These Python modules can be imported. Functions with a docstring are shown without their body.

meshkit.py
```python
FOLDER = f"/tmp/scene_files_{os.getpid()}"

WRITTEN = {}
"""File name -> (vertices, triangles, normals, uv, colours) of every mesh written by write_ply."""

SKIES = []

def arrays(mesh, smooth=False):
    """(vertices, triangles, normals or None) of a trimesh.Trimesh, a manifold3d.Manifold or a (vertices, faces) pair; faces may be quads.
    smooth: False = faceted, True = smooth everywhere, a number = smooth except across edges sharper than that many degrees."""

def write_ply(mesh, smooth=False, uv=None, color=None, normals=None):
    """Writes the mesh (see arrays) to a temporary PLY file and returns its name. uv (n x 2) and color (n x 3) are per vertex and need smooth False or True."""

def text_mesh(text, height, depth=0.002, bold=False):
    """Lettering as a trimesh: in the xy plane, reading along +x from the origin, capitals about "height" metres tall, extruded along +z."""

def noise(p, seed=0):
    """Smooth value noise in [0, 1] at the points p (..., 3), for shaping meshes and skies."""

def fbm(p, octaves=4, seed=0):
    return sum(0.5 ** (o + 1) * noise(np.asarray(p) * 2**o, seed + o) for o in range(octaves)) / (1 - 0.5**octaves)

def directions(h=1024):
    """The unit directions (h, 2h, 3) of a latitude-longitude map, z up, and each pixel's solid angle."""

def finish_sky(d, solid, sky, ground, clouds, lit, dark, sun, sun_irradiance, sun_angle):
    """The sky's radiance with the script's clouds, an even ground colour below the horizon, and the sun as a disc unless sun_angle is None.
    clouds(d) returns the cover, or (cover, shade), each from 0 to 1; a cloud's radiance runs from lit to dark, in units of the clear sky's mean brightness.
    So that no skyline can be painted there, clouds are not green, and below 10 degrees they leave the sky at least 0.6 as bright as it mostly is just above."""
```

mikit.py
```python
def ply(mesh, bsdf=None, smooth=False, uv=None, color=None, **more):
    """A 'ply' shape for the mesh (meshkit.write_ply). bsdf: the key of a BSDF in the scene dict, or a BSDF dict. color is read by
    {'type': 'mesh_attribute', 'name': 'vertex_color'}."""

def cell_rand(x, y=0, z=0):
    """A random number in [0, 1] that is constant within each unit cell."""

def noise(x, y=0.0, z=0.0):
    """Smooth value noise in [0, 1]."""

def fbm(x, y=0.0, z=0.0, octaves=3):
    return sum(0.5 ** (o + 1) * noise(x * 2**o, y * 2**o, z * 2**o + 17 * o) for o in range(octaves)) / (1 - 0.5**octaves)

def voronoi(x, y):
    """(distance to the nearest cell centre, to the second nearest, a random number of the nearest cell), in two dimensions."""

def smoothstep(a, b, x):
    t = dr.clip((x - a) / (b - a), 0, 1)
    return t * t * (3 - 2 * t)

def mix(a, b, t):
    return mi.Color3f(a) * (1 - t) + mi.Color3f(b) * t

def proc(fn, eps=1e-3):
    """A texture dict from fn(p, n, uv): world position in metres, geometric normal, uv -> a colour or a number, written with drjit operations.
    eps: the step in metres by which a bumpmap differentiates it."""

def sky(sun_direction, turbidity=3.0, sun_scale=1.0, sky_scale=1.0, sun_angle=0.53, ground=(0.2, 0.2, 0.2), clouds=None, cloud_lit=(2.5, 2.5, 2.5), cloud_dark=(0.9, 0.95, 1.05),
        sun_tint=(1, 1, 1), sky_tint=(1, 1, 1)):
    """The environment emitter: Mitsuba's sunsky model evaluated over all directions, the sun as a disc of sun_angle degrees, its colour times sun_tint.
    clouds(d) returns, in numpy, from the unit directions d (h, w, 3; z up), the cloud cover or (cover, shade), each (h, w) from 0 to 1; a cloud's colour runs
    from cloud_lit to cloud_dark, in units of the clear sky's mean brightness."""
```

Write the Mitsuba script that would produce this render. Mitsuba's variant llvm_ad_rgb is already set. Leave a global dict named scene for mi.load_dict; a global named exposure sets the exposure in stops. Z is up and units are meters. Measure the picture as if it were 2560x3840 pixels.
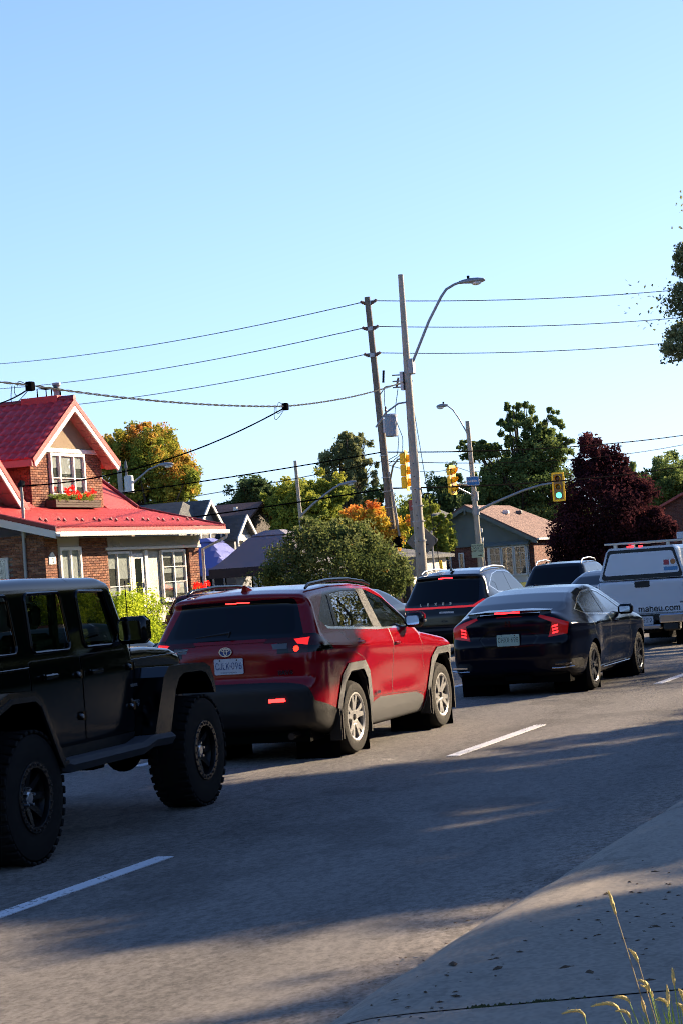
import math, numpy as np, trimesh, mitsuba as mi, drjit as dr, mikit, meshkit
from scipy import ndimage
from shapely.geometry import Polygon, Point, LineString, box as sbox
from shapely import affinity
from shapely.ops import unary_union
scene, labels = {}, {}
T4 = mi.ScalarTransform4f
rng = np.random.default_rng(7)

# ------------------------------------------------------------------ camera, sky, exposure
# world: x = right of the road, y = along the road, z up, metres; the camera stands on the right-hand pavement
FW, UPV = np.array([-.36222, .93160, .02940]), np.array([.0762, -.0015, .99709])
CAM = np.array([0, 0, 1.80])
scene['camera'] = dict(type='perspective', fov=2 * math.degrees(math.atan(1280 / 7619.5)), fov_axis='x', near_clip=.2, far_clip=3000.,
                       to_world=T4().look_at(origin=CAM.tolist(), target=(CAM + FW * 10).tolist(), up=UPV.tolist()))
SUN = np.array([1.0, 1.4, .67])
scene['sky_light'] = mikit.sky(SUN.tolist(), turbidity=2.4, sun_scale=1.7, sky_scale=.93, sky_tint=(.76, .83, 1.12), sun_tint=(.95, 1., 1.16))
exposure = 3.155

# ------------------------------------------------------------------ helpers
def rgb(c): return {'type': 'rgb', 'value': [float(x) for x in (c if hasattr(c, '__len__') else (c, c, c))]}
def mat(key, base, rough=.6, metal=0., spec=.5, coat=0., two=True, bump=None, **k):
    b = {'type': 'principled', 'base_color': base if isinstance(base, dict) else rgb(base), 'roughness': rough if isinstance(rough, dict) else float(rough),
         'metallic': float(metal), 'specular': float(spec), 'clearcoat': float(coat), 'clearcoat_gloss': .97, **k}
    if bump: b = {'type': 'bumpmap', 'arbitrary': bump[0], 'scale': bump[1], 'bsdf': b}
    scene[key] = {'type': 'twosided', 'bsdf': b} if two else b
    return key
def paint(key, base, alpha=.02, ior=1.42):
    scene[key] = {'type': 'twosided', 'bsdf': {'type': 'roughplastic', 'diffuse_reflectance': rgb(base), 'alpha': alpha, 'int_ior': ior, 'nonlinear': True}}; return key
def key_for(name):
    if name not in scene and name not in _used: _used.add(name); return name
    n = 1
    while f'{name}_{n:03d}' in _used: n += 1
    _used.add(f'{name}_{n:03d}'); return f'{name}_{n:03d}'
_used = set()
def thing(name, label=None, cat=None, group=None, kind=None):
    k = key_for(name)
    if label: labels[k] = {'label': label, 'category': cat}
    if group: labels[k]['group'] = group
    if kind: labels.setdefault(k, {})['kind'] = kind
    return k
def geo(m):
    """(v, f, normals or None) of whatever the builders return."""
    if isinstance(m, dict): return m['p'].reshape(-1, 3), np.arange(len(m['p']) * 3).reshape(-1, 3), m['n'].reshape(-1, 3)
    if isinstance(m, list): m = cat(m)
    return np.asarray(m.vertices), np.asarray(m.faces), None
def shape(m, bsdf, M=None, smooth=False, **more):
    v, f, n = geo(m)
    if M is not None:
        v = v @ M[:3, :3].T + M[:3, 3]
        if n is not None: n = n @ M[:3, :3].T
    if n is not None:
        path = meshkit.write_ply((v, f), False, normals=n)
        return {'type': 'ply', 'filename': path, 'face_normals': False, 'bsdf': {'type': 'ref', 'id': bsdf}, **more}
    return mikit.ply(trimesh.Trimesh(v, f, process=False), bsdf, smooth=smooth, **more)
EMPTY = []
def put(key, m, bsdf, M=None, smooth=False, **more):
    if isinstance(m, dict) and len(m['p']) == 0: EMPTY.append(key); return key
    scene[key] = shape(m, bsdf, M, smooth, **more); return key
def part(parent, name, m, bsdf, M=None, smooth=False, label=None, kind=None, **more):
    k = key_for(parent + '__' + name)
    put(k, m, bsdf, M, smooth, **more)
    if label: labels[k] = {'label': label}
    if kind: labels.setdefault(k, {})['kind'] = kind
    return k
def cat(ms):
    ms = [m for m in ms if m is not None]
    return trimesh.util.concatenate(ms) if len(ms) > 1 else ms[0]
def box(x0, x1, y0, y1, z0, z1):
    return trimesh.creation.box(bounds=[[min(x0, x1), min(y0, y1), min(z0, z1)], [max(x0, x1), max(y0, y1), max(z0, z1)]])
def cbox(x0, x1, y0, y1, z0, z1, c=.01):
    lo, hi = np.array([x0, y0, z0], float), np.array([x1, y1, z1], float)
    pts = []
    for s in np.ndindex(2, 2, 2):
        p = np.where(np.array(s) == 1, hi, lo); d = np.where(np.array(s) == 1, -c, c)
        for a in range(3):
            q = p + d; q[a] = p[a]; pts.append(q)
    return trimesh.convex.convex_hull(np.array(pts))
def hull(pts): return trimesh.convex.convex_hull(np.array(pts, float))
def frame(d):
    d = d / np.linalg.norm(d)
    a = np.cross(d, [0, 0, 1.]) if abs(d[2]) < .95 else np.cross(d, [1., 0, 0])
    a /= np.linalg.norm(a)
    return a, np.cross(d, a)
def tube(pts, r, n=8, cap=True):
    pts = np.asarray(pts, float); m = len(pts); r = np.broadcast_to(r, (m,))
    v = []
    t = np.gradient(pts, axis=0)
    a, b = frame(t[0])
    ang = np.arange(n) / n * 2 * np.pi
    for i in range(m):
        d = t[i] / np.linalg.norm(t[i])
        a = a - d * (a @ d); a /= np.linalg.norm(a); b = np.cross(d, a)
        v.append(pts[i] + r[i] * (np.cos(ang)[:, None] * a + np.sin(ang)[:, None] * b))
    v = np.vstack(v); f = []
    for i in range(m - 1):
        for j in range(n):
            p, q, s, u = i * n + j, i * n + (j + 1) % n, (i + 1) * n + (j + 1) % n, (i + 1) * n + j
            f += [[p, q, s], [p, s, u]]
    if cap:
        for base, o in ((0, 1), ((m - 1) * n, 0)):
            for j in range(1, n - 1): f.append([base, base + j + 1, base + j] if o else [base, base + j, base + j + 1])
    return trimesh.Trimesh(v, f, process=False)
def lathe(prof, n=32, axis='z'):
    """prof: (radius, height) along the axis."""
    prof = np.asarray(prof, float); ang = np.arange(n) / n * 2 * np.pi; m = len(prof)
    v = np.stack([prof[:, 0, None] * np.cos(ang), prof[:, 0, None] * np.sin(ang), np.repeat(prof[:, 1, None], n, 1)], -1).reshape(-1, 3)
    i, j = np.meshgrid(np.arange(m - 1), np.arange(n), indexing='ij')
    p, q, s, u = i * n + j, i * n + (j + 1) % n, (i + 1) * n + (j + 1) % n, (i + 1) * n + j
    f = np.concatenate([np.stack([p, q, s], -1).reshape(-1, 3), np.stack([p, s, u], -1).reshape(-1, 3)])
    if axis == 'x': v = v[:, [2, 0, 1]]
    if axis == 'y': v = v[:, [1, 2, 0]]
    return trimesh.Trimesh(v, f, process=False)
def prism(poly, d0, d1, plane='yz'):
    """a 2-D polygon (points or shapely) extruded between d0 and d1 along the third axis."""
    if not hasattr(poly, 'geom_type'): poly = Polygon(poly)
    if not poly.is_valid: poly = poly.buffer(0)
    ms = []
    for g in getattr(poly, 'geoms', [poly]):
        if g.area > 1e-9: ms.append(trimesh.creation.extrude_polygon(g, abs(d1 - d0), engine='earcut'))
    m = cat(ms); v = np.array(m.vertices); v[:, 2] += min(d0, d1)
    v = {'yz': v[:, [2, 0, 1]], 'xz': np.stack([v[:, 0], v[:, 2], v[:, 1]], 1), 'xy': v}[plane]
    f = np.array(m.faces)
    if plane == 'xz': f = f[:, ::-1]
    return trimesh.Trimesh(v, f, process=False)
def mirror(m, ax=0):
    if isinstance(m, dict):
        s = np.ones(3); s[ax] = -1
        return {'p': (m['p'] * s)[:, ::-1], 'n': (m['n'] * s)[:, ::-1]}
    v = np.array(m.vertices); v[:, ax] *= -1
    return trimesh.Trimesh(v, np.array(m.faces)[:, ::-1], process=False)
def moved(m, t=(0, 0, 0), R=None, s=1.):
    v = np.array(m.vertices) * s
    if R is not None: v = v @ np.asarray(R).T
    return trimesh.Trimesh(v + np.asarray(t, float), m.faces, process=False)
def rotm(ax, deg):
    a = math.radians(deg); c, s = math.cos(a), math.sin(a)
    return np.array({'x': [[1, 0, 0], [0, c, -s], [0, s, c]], 'y': [[c, 0, s], [0, 1, 0], [-s, 0, c]], 'z': [[c, -s, 0], [s, c, 0], [0, 0, 1]]}[ax])
def pose(x, y, z=0., yaw=0.):
    """yaw in radians, clockwise seen from above (positive turns the nose to the right)."""
    M = np.eye(4); M[:3, :3] = rotm('z', -math.degrees(yaw)); M[:3, 3] = x, y, z; return M
def lettering(text, h, at, xdir, zdir, depth=.003, bold=True, center=True):
    """raised lettering: baseline middle at 'at', reading along xdir, upright along zdir."""
    m = meshkit.text_mesh(text, h, depth, bold); v = np.array(m.vertices)
    if center: v[:, 0] -= (v[:, 0].min() + v[:, 0].max()) / 2
    x, z = np.asarray(xdir, float), np.asarray(zdir, float); x /= np.linalg.norm(x); z /= np.linalg.norm(z)
    return trimesh.Trimesh(np.asarray(at) + v @ np.array([x, z, np.cross(x, z)]), m.faces, process=False)
def lerp(x, tab):
    tab = np.asarray(tab, float); return np.interp(x, tab[:, 0], tab[:, 1])

# ---- smooth bodies: an implicit solid, meshed by surface nets and settled on the surface
def surfnet(F, o, h):
    nx, ny, nz = F.shape
    cnt = np.zeros((nx - 1, ny - 1, nz - 1)); acc = np.zeros(cnt.shape + (3,))
    C = list(np.ndindex(2, 2, 2)); g = lambda c: F[c[0]:nx - 1 + c[0], c[1]:ny - 1 + c[1], c[2]:nz - 1 + c[2]]
    for a in C:
        for ax in range(3):
            if a[ax]: continue
            b = list(a); b[ax] = 1
            fa, fb = g(a), g(b); x = (fa < 0) != (fb < 0)
            t = np.where(x, fa / np.where(x, fa - fb, 1), 0)
            cnt += x
            for k in range(3): acc[..., k] += x * (a[k] + (t if k == ax else 0))
    on = cnt > 0; idx = -np.ones(cnt.shape, int); idx[on] = np.arange(on.sum())
    v = (np.argwhere(on) + acc[on] / cnt[on][:, None]) * h + o
    quads = []
    S = F < 0
    for ax in range(3):
        u, w = [(1, 2), (2, 0), (0, 1)][ax]
        s0 = [slice(1, n - 1) for n in F.shape]; s1 = list(s0); s0[ax] = slice(0, F.shape[ax] - 1); s1[ax] = slice(1, F.shape[ax])
        A, B = S[tuple(s0)], S[tuple(s1)]; e = np.argwhere(A != B)
        flip = B[tuple(e.T)]
        off = np.ones(3, int); off[ax] = 0
        e = e + off
        q = []
        for du, dw in ((-1, -1), (0, -1), (0, 0), (-1, 0)):
            c = e.copy(); c[:, u] += du; c[:, w] += dw; q.append(idx[tuple(c.T)])
        q = np.stack(q, 1); q[flip] = q[flip][:, ::-1]; quads.append(q)
    q = np.vstack(quads)
    G = np.gradient(F, h)
    samp = lambda A, p: ndimage.map_coordinates(A, ((p - o) / h).T, order=1, mode='nearest')
    for _ in range(3):
        gr = np.stack([samp(a, v) for a in G], 1); val = samp(F, v)
        v = v - np.clip(val / np.maximum((gr ** 2).sum(1), .2), -h, h)[:, None] * gr
    n = np.stack([samp(a, v) for a in G], 1); n /= np.linalg.norm(n, axis=1, keepdims=True) + 1e-9
    f = np.vstack([q[:, [0, 1, 2]], q[:, [0, 2, 3]]])
    return {'p': v[f], 'n': n[f]}
def smax(a, b, k):
    h = np.maximum(k - np.abs(a - b), 0) / k
    return np.maximum(a, b) + h * h * k * .25
def poly_sdf(poly, gy, gz):
    pts = np.asarray(poly.exterior.coords); Y, Z = np.meshgrid(gy, gz, indexing='ij'); P = np.stack([Y.ravel(), Z.ravel()], 1)
    d = np.full(len(P), 1e9); ins = np.zeros(len(P), bool)
    for a, b in zip(pts[:-1], pts[1:]):
        e = b - a; t = np.clip(((P - a) @ e) / max(e @ e, 1e-12), 0, 1)
        d = np.minimum(d, ((P - a - t[:, None] * e) ** 2).sum(1))
        c = ((a[1] > P[:, 1]) != (b[1] > P[:, 1]))
        ins ^= c & (P[:, 0] < (b[0] - a[0]) * (P[:, 1] - a[1]) / (b[1] - a[1] if b[1] != a[1] else 1e-12) + a[0])
    return (np.sqrt(d) * np.where(ins, -1, 1)).reshape(Y.shape)
def car_shell(side, width, h=.03, rnd=.05, k=.10, bow_r=.12, bow_f=.25, crown=.03, pw=3., inset=0., ymid=1.3, extra=None):
    """A car body: its side outline (y, z) swept across the car, bowed at nose and tail, crowned on top, cut to a half width W(y, z)."""
    pl = Polygon(side); pl = pl.buffer(rnd).buffer(-2 * rnd).buffer(rnd)
    if pl.geom_type != 'Polygon': pl = max(pl.geoms, key=lambda g: g.area)
    y0, z0, y1, z1 = pl.bounds
    gy, gz = np.arange(y0 - .5, y1 + .5, .02), np.arange(z0 - .3, z1 + .3, .02)
    S = poly_sdf(pl, gy, gz)
    X = np.arange(-1.08, 1.081, h); Y = np.arange(y0 - 2.6 * h, y1 + 3 * h, h); Z = np.arange(z0 - 2.6 * h, z1 + 3 * h, h)
    x, y, z = np.meshgrid(X, Y, Z, indexing='ij'); ax = np.abs(x)
    W = width(y, z)
    r = np.clip(ax / .95, 0, 1.1)
    t = np.clip((y - ymid + .8) / 1.6, 0, 1); t = t * t * (3 - 2 * t)
    ys = y - bow_r * r ** pw * (1 - t) + bow_f * r ** pw * t
    zs = z + crown * r ** 2 * np.clip((z - .7) / .3, 0, 1)
    s = ndimage.map_coordinates(S, [(ys - gy[0]) / .02, (zs - gz[0]) / .02], order=1, mode='nearest')
    F = smax(s, ax - W, k)
    if extra is not None: F = extra(F, x, y, z)
    return surfnet(F + inset, np.array([X[0], Y[0], Z[0]]), h)
def clip_half(P, a, b, ax):
    """split triangles P (n,3,6) by the line through 2-D points a, b (left side kept) in the axes ax."""
    d = (b[0] - a[0]) * (P[..., ax[1]] - a[1]) - (b[1] - a[1]) * (P[..., ax[0]] - a[0])
    d = np.where(np.abs(d) < 1e-9, 1e-9, d); g = d > 0; s = g[:, 0].astype(int) + g[:, 1] + g[:, 2]
    IN, OUT = [P[s == 3]], [P[s == 0]]
    for k, dest1, dest2 in ((1, IN, OUT), (2, OUT, IN)):
        m = s == k
        if not m.any(): continue
        Q, D = P[m], d[m]; lone = np.argmax((D > 0) == (k == 1), axis=1); i = np.arange(len(Q))
        A, B, Cc = Q[i, lone], Q[i, (lone + 1) % 3], Q[i, (lone + 2) % 3]; da, db, dc = D[i, lone], D[i, (lone + 1) % 3], D[i, (lone + 2) % 3]
        AB = A + (da / (da - db))[:, None] * (B - A); AC = A + (da / (da - dc))[:, None] * (Cc - A)
        dest1.append(np.stack([A, AB, AC], 1)); dest2.append(np.stack([AB, B, Cc], 1)); dest2.append(np.stack([AB, Cc, AC], 1))
    return np.concatenate(IN), np.concatenate(OUT)
def hi3(q): return np.maximum(np.maximum(q[:, 0], q[:, 1]), q[:, 2])
def lo3(q): return np.minimum(np.minimum(q[:, 0], q[:, 1]), q[:, 2])
def cut(Tm, poly, ax, mask=None):
    """(inside, outside) of the surface Tm against a 2-D polygon in the axes ax, for the triangles that mask(centre, normal) admits."""
    P = np.concatenate([Tm['p'], Tm['n']], -1)
    pl = poly if hasattr(poly, 'geom_type') else Polygon(poly)
    if not pl.is_valid: pl = pl.buffer(0)
    p, n = Tm['p'], Tm['n']; c = (p[:, 0] + p[:, 1] + p[:, 2]) / 3; n = (n[:, 0] + n[:, 1] + n[:, 2]) / 3
    m = np.ones(len(P), bool) if mask is None else mask(c, n)
    b = pl.bounds; qx, qy = p[..., ax[0]], p[..., ax[1]]
    m &= (hi3(qx) > b[0]) & (lo3(qx) < b[2]) & (hi3(qy) > b[1]) & (lo3(qy) < b[3])
    rest, work = P[~m], P[m]; got = []
    hull_same = pl.geom_type == 'Polygon' and abs(pl.convex_hull.area - pl.area) < 1e-6 and not pl.interiors
    if hull_same:
        pieces = [np.asarray(pl.exterior.coords)[:-1]]
    else:
        pieces = []
        for g in getattr(pl, 'geoms', [pl]):
            v, f = trimesh.creation.triangulate_polygon(g, engine='earcut'); pieces += [v[t] for t in f]
    for t in pieces:
        t = np.asarray(t, float)
        if sum(t[i][0] * t[(i + 1) % len(t)][1] - t[(i + 1) % len(t)][0] * t[i][1] for i in range(len(t))) < 0: t = t[::-1]
        lo, hi = t.min(0), t.max(0); qx, qy = work[..., ax[0]], work[..., ax[1]]; near = (hi3(qx) > lo[0]) & (lo3(qx) < hi[0]) & (hi3(qy) > lo[1]) & (lo3(qy) < hi[1])
        cur, out = work[near], [work[~near]]
        for i in range(len(t)):
            cur, o = clip_half(cur, t[i], t[(i + 1) % len(t)], ax); out.append(o)
        got.append(cur); work = np.concatenate(out)
    g = np.concatenate(got); o = np.concatenate([rest, work])
    return {'p': g[..., :3], 'n': g[..., 3:]}, {'p': o[..., :3], 'n': o[..., 3:]}
def joined(*ts): return {'p': np.concatenate([t['p'] for t in ts]), 'n': np.concatenate([t['n'] for t in ts])}
def push(t, d): return {'p': t['p'] + t['n'] * d, 'n': t['n']}
def rounded(pts, r): return Polygon(pts).buffer(-r, join_style=2).buffer(r, quad_segs=5)
SIDE = lambda s, lim=.35: (lambda c, n: (c[:, 0] * s > .3) & (n[:, 0] * s > lim))
REAR = lambda c, n: (n[:, 1] < -.22) & (c[:, 1] < .9)
# ------------------------------------------------------------------ materials of the vehicles
paint('red_paint', (.33, .005, .016)); paint('navy_paint', (.003, .0042, .012), .02, 1.27); paint('black_paint', (.0022, .0022, .0027), .02, 1.36); paint('slate_paint', (.012, .016, .028)); paint('white_paint', (.70, .70, .72), .05)
paint('grey_paint', (.010, .013, .018)); paint('pale_blue_paint', (.12, .16, .21)); paint('maroon_paint', (.13, .004, .014)); paint('steel_blue_paint', (.010, .018, .035)); paint('black_gloss', (.0012, .0012, .0015), .03); paint('dark_glass', (.001, .0012, .0018), .01, 1.36)
mat('black_plastic', (.0045, .0045, .005), .5, spec=.35); mat('grey_plastic', (.055, .056, .058), .55); mat('rail_grey', (.028, .03, .035), .75, .0, .2); mat('rubber', (.0035, .0035, .0038), .8, 0, .2); mat('rubber_dusty', (.010, .0095, .009), .85, 0, .2)
mat('alloy', (.45, .45, .45), .3, .9); mat('dark_alloy', (.05, .05, .055), .3, .8); mat('black_alloy', (.004, .004, .0045), .35, .2); mat('chrome', (.6, .61, .63), .12, 1.)
mat('wheel_well', (.0012, .0012, .0012), .9, 0, .05); mat('cabin', (.004, .004, .0045), .85, 0, .1); paint('lamp_red', (.09, .0015, .002), .05); paint('lamp_clear', (.18, .185, .19), .06)
mat('plate_white', (.36, .37, .40), .4); mat('plate_green', (.22, .31, .24), .4); mat('ink_blue', (.015, .035, .12), .5); mat('ink_black', (.004, .004, .005), .5); mat('ink_green', (.006, .02, .01), .5)
mat('ink_white', (.55, .56, .57), .5); mat('mirror_glass', (.8, .82, .85), .03, 1.); mat('amber', (.6, .12, .01), .2, 0, .5, .8); mat('badge_blue', (.01, .04, .16), .3, .3)
mat('sticker_red', (.30, .015, .025), .5); mat('sticker_orange', (.32, .11, .02), .5); mat('sticker_blue', (.05, .17, .32), .5); mat('skin', (.20, .10, .065), .5); mat('hair', (.003, .0025, .002), .6); mat('shirt', (.01, .011, .015), .9)
scene['tinted_pane'] = {'type': 'thindielectric', 'int_ior': 1.5, 'specular_transmittance': rgb((.10, .115, .11))}
scene['dark_pane'] = {'type': 'thindielectric', 'int_ior': 1.5, 'specular_transmittance': rgb((.02, .022, .025))}
scene['clear_pane'] = {'type': 'thindielectric', 'int_ior': 1.5, 'specular_transmittance': rgb((.50, .54, .52))}
def lit(c): return {'emitter': {'type': 'area', 'radiance': rgb(c)}}
BRAKE = lit((1.2, .02, .018))

def wheel(car, M, side, y, R, w, rim, xo, spokes, rim_mat, tyre_mat='rubber', lugs=0, flat=1.0):
    """one road wheel: dark barrel and hub, tyre, rim; the outer face at x = side * xo."""
    flip = (lambda m: m) if side > 0 else mirror
    k = key_for(car + '__wheel'); c = np.array([xo, y, R])
    at = lambda m: flip(moved(m, c))
    barrel = cat([lathe([(.02, -w * .75), (rim * .93, -w * .75), (rim * .95, -.045), (rim * .9, -.08), (.03, -.1)], 36, 'x'), lathe([(.0, -.11), (R * .42, -.11), (R * .42, -.1), (0, -.1)], 24, 'x')])
    put(k, at(barrel), 'black_alloy', M, smooth=35)
    b = .014
    prof = [(rim * .96, -w + .02), (rim + .01, -w), (R * .93, -w + .005), (R - .012, -w + .035), (R, -w + .06), (R, -.06), (R - .012, -.035), (R * .93, -.006), (rim + (R - rim) * .5, .004), (rim + .012, -.004), (rim * .97, -.012)]
    t = [lathe(prof, 56, 'x')]
    for i in range(lugs):
        for off, xx in ((0, -.045), (.5, -w + .045)):
            a = (i + off) / lugs * 2 * math.pi
            t.append(moved(moved(cbox(-.045, .045, -.026, .026, R - .02, R + .005, .006), (xx, 0, 0)), R=rotm('x', math.degrees(a))))
    tm = cat(t); v = np.array(tm.vertices); low = v[:, 2] < -R * .985; v[low, 2] = -R * .992; tm = trimesh.Trimesh(v, tm.faces, process=False)
    part(k, 'tyre', at(tm), tyre_mat, M, smooth=40)
    for nm, m, mt in spokes(rim, rim_mat): part(k, nm, at(m), mt, M, smooth=35, kind='stuff' if nm in ('bead_bolts', 'wheel_nuts') else None)
def dish(m, rim, depth):
    v = np.array(m.vertices); r = np.hypot(v[:, 1], v[:, 2]); v[:, 0] -= depth * (1 - np.clip(r / rim, 0, 1)) ** 1.5; return trimesh.Trimesh(v, m.faces, process=False)
def spokes_y(n=5, w0=.055, w1=.035, split=.055, phase=0.):
    def make(rim, mt):
        ps = [Point(0, 0).buffer(.075), Point(0, 0).buffer(rim, quad_segs=14).difference(Point(0, 0).buffer(rim - .018, quad_segs=14))]
        for i in range(n):
            s = Polygon([(.04, -w0 / 2), (rim * .5, -w0 * .6), (rim - .01, -split - w1 / 2), (rim - .01, -split + w1 / 2), (rim * .62, -.006), (rim * .62, .006), (rim - .01, split - w1 / 2), (rim - .01, split + w1 / 2), (rim * .5, w0 * .6), (.04, w0 / 2)])
            ps.append(affinity.rotate(s, phase + 360 / n * i, origin=(0, 0)))
        f = prism(unary_union(ps).buffer(.002), -.045, -.012, 'yz').subdivide()
        lip = lathe([(rim - .02, -.012), (rim - .004, -.002), (rim + .01, -.004), (rim + .012, -.02), (rim - .02, -.03)], 48, 'x')
        cap = lathe([(.0, -.018), (.028, -.018), (.032, -.024), (.032, -.04)], 20, 'x')
        return [('rim', cat([dish(f, rim, .025), lip]), mt), ('hub_cap', cap, 'black_gloss')]
    return make
def spokes_bead(rim, mt):
    ring = lathe([(rim - .03, -.03), (rim - .03, .0), (rim - .026, .006), (rim + .012, .006), (rim + .016, .0), (rim + .016, -.03)], 48, 'x')
    f = [Point(0, 0).buffer(.08)]
    for i in range(8): f.append(affinity.rotate(Polygon([(.05, -.03), (rim - .02, -.018), (rim - .02, .018), (.05, .03)]), 45 * i, origin=(0, 0)))
    face = dish(prism(unary_union(f), -.07, -.03, 'yz').subdivide(), rim, .07)
    hub = lathe([(.0, -.04), (.035, -.04), (.045, -.05), (.05, -.1)], 20, 'x')
    bolts, nuts = [], []
    for i in range(24):
        a = i / 24 * 2 * math.pi; bolts.append(moved(box(0, .012, -.007, .007, -.007, .007), (.004, (rim - .007) * math.cos(a), (rim - .007) * math.sin(a))))
    for i in range(5):
        a = i / 5 * 2 * math.pi + .3; nuts.append(moved(lathe([(0, .0), (.009, 0), (.013, -.02), (.013, -.05)], 8, 'x'), (-.035, .057 * math.cos(a), .057 * math.sin(a))))
    return [('rim', face, 'black_alloy'), ('bead_ring', ring, 'black_alloy'), ('bead_bolts', cat(bolts), 'dark_alloy'), ('wheel_nuts', cat(nuts), 'chrome'), ('hub_cap', hub, 'alloy')]
def arch_poly(yc, zc, r, flat=.0):
    a = np.linspace(-.05, math.pi + .05, 22)
    return Polygon([(yc + r + .0, -.1)] + [(yc + r * math.cos(t), zc + (r - flat) * math.sin(t)) for t in a] + [(yc - r, -.1)])
def open_arch(body, poly, xin=.45):
    return cut(body, poly, (1, 2), lambda c, n: np.abs(c[:, 0]) > xin)[1]
def well(poly, x0, x1, s):
    c = np.asarray(poly.exterior.coords)[::-1]; m = len(c)
    v = np.vstack([np.column_stack([np.full(m, s * x0), c]), np.column_stack([np.full(m, s * x1), c])]); f = []
    for i in range(m - 1): f += [[i, i + 1, m + i + 1], [i, m + i + 1, m + i]]
    return cat([trimesh.Trimesh(v, f, process=False), prism(poly, s * x0 - .01, s * x0, 'yz')])
def seam(body, poly, mask, w=.006):
    """(door skin, shut line, rest of the body)"""
    pl = Polygon(poly) if not hasattr(poly, 'geom_type') else poly
    both, body = cut(body, pl.buffer(w, join_style=2), (1, 2), mask)
    skin, line = cut(both, pl, (1, 2))
    return skin, line, body
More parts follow.
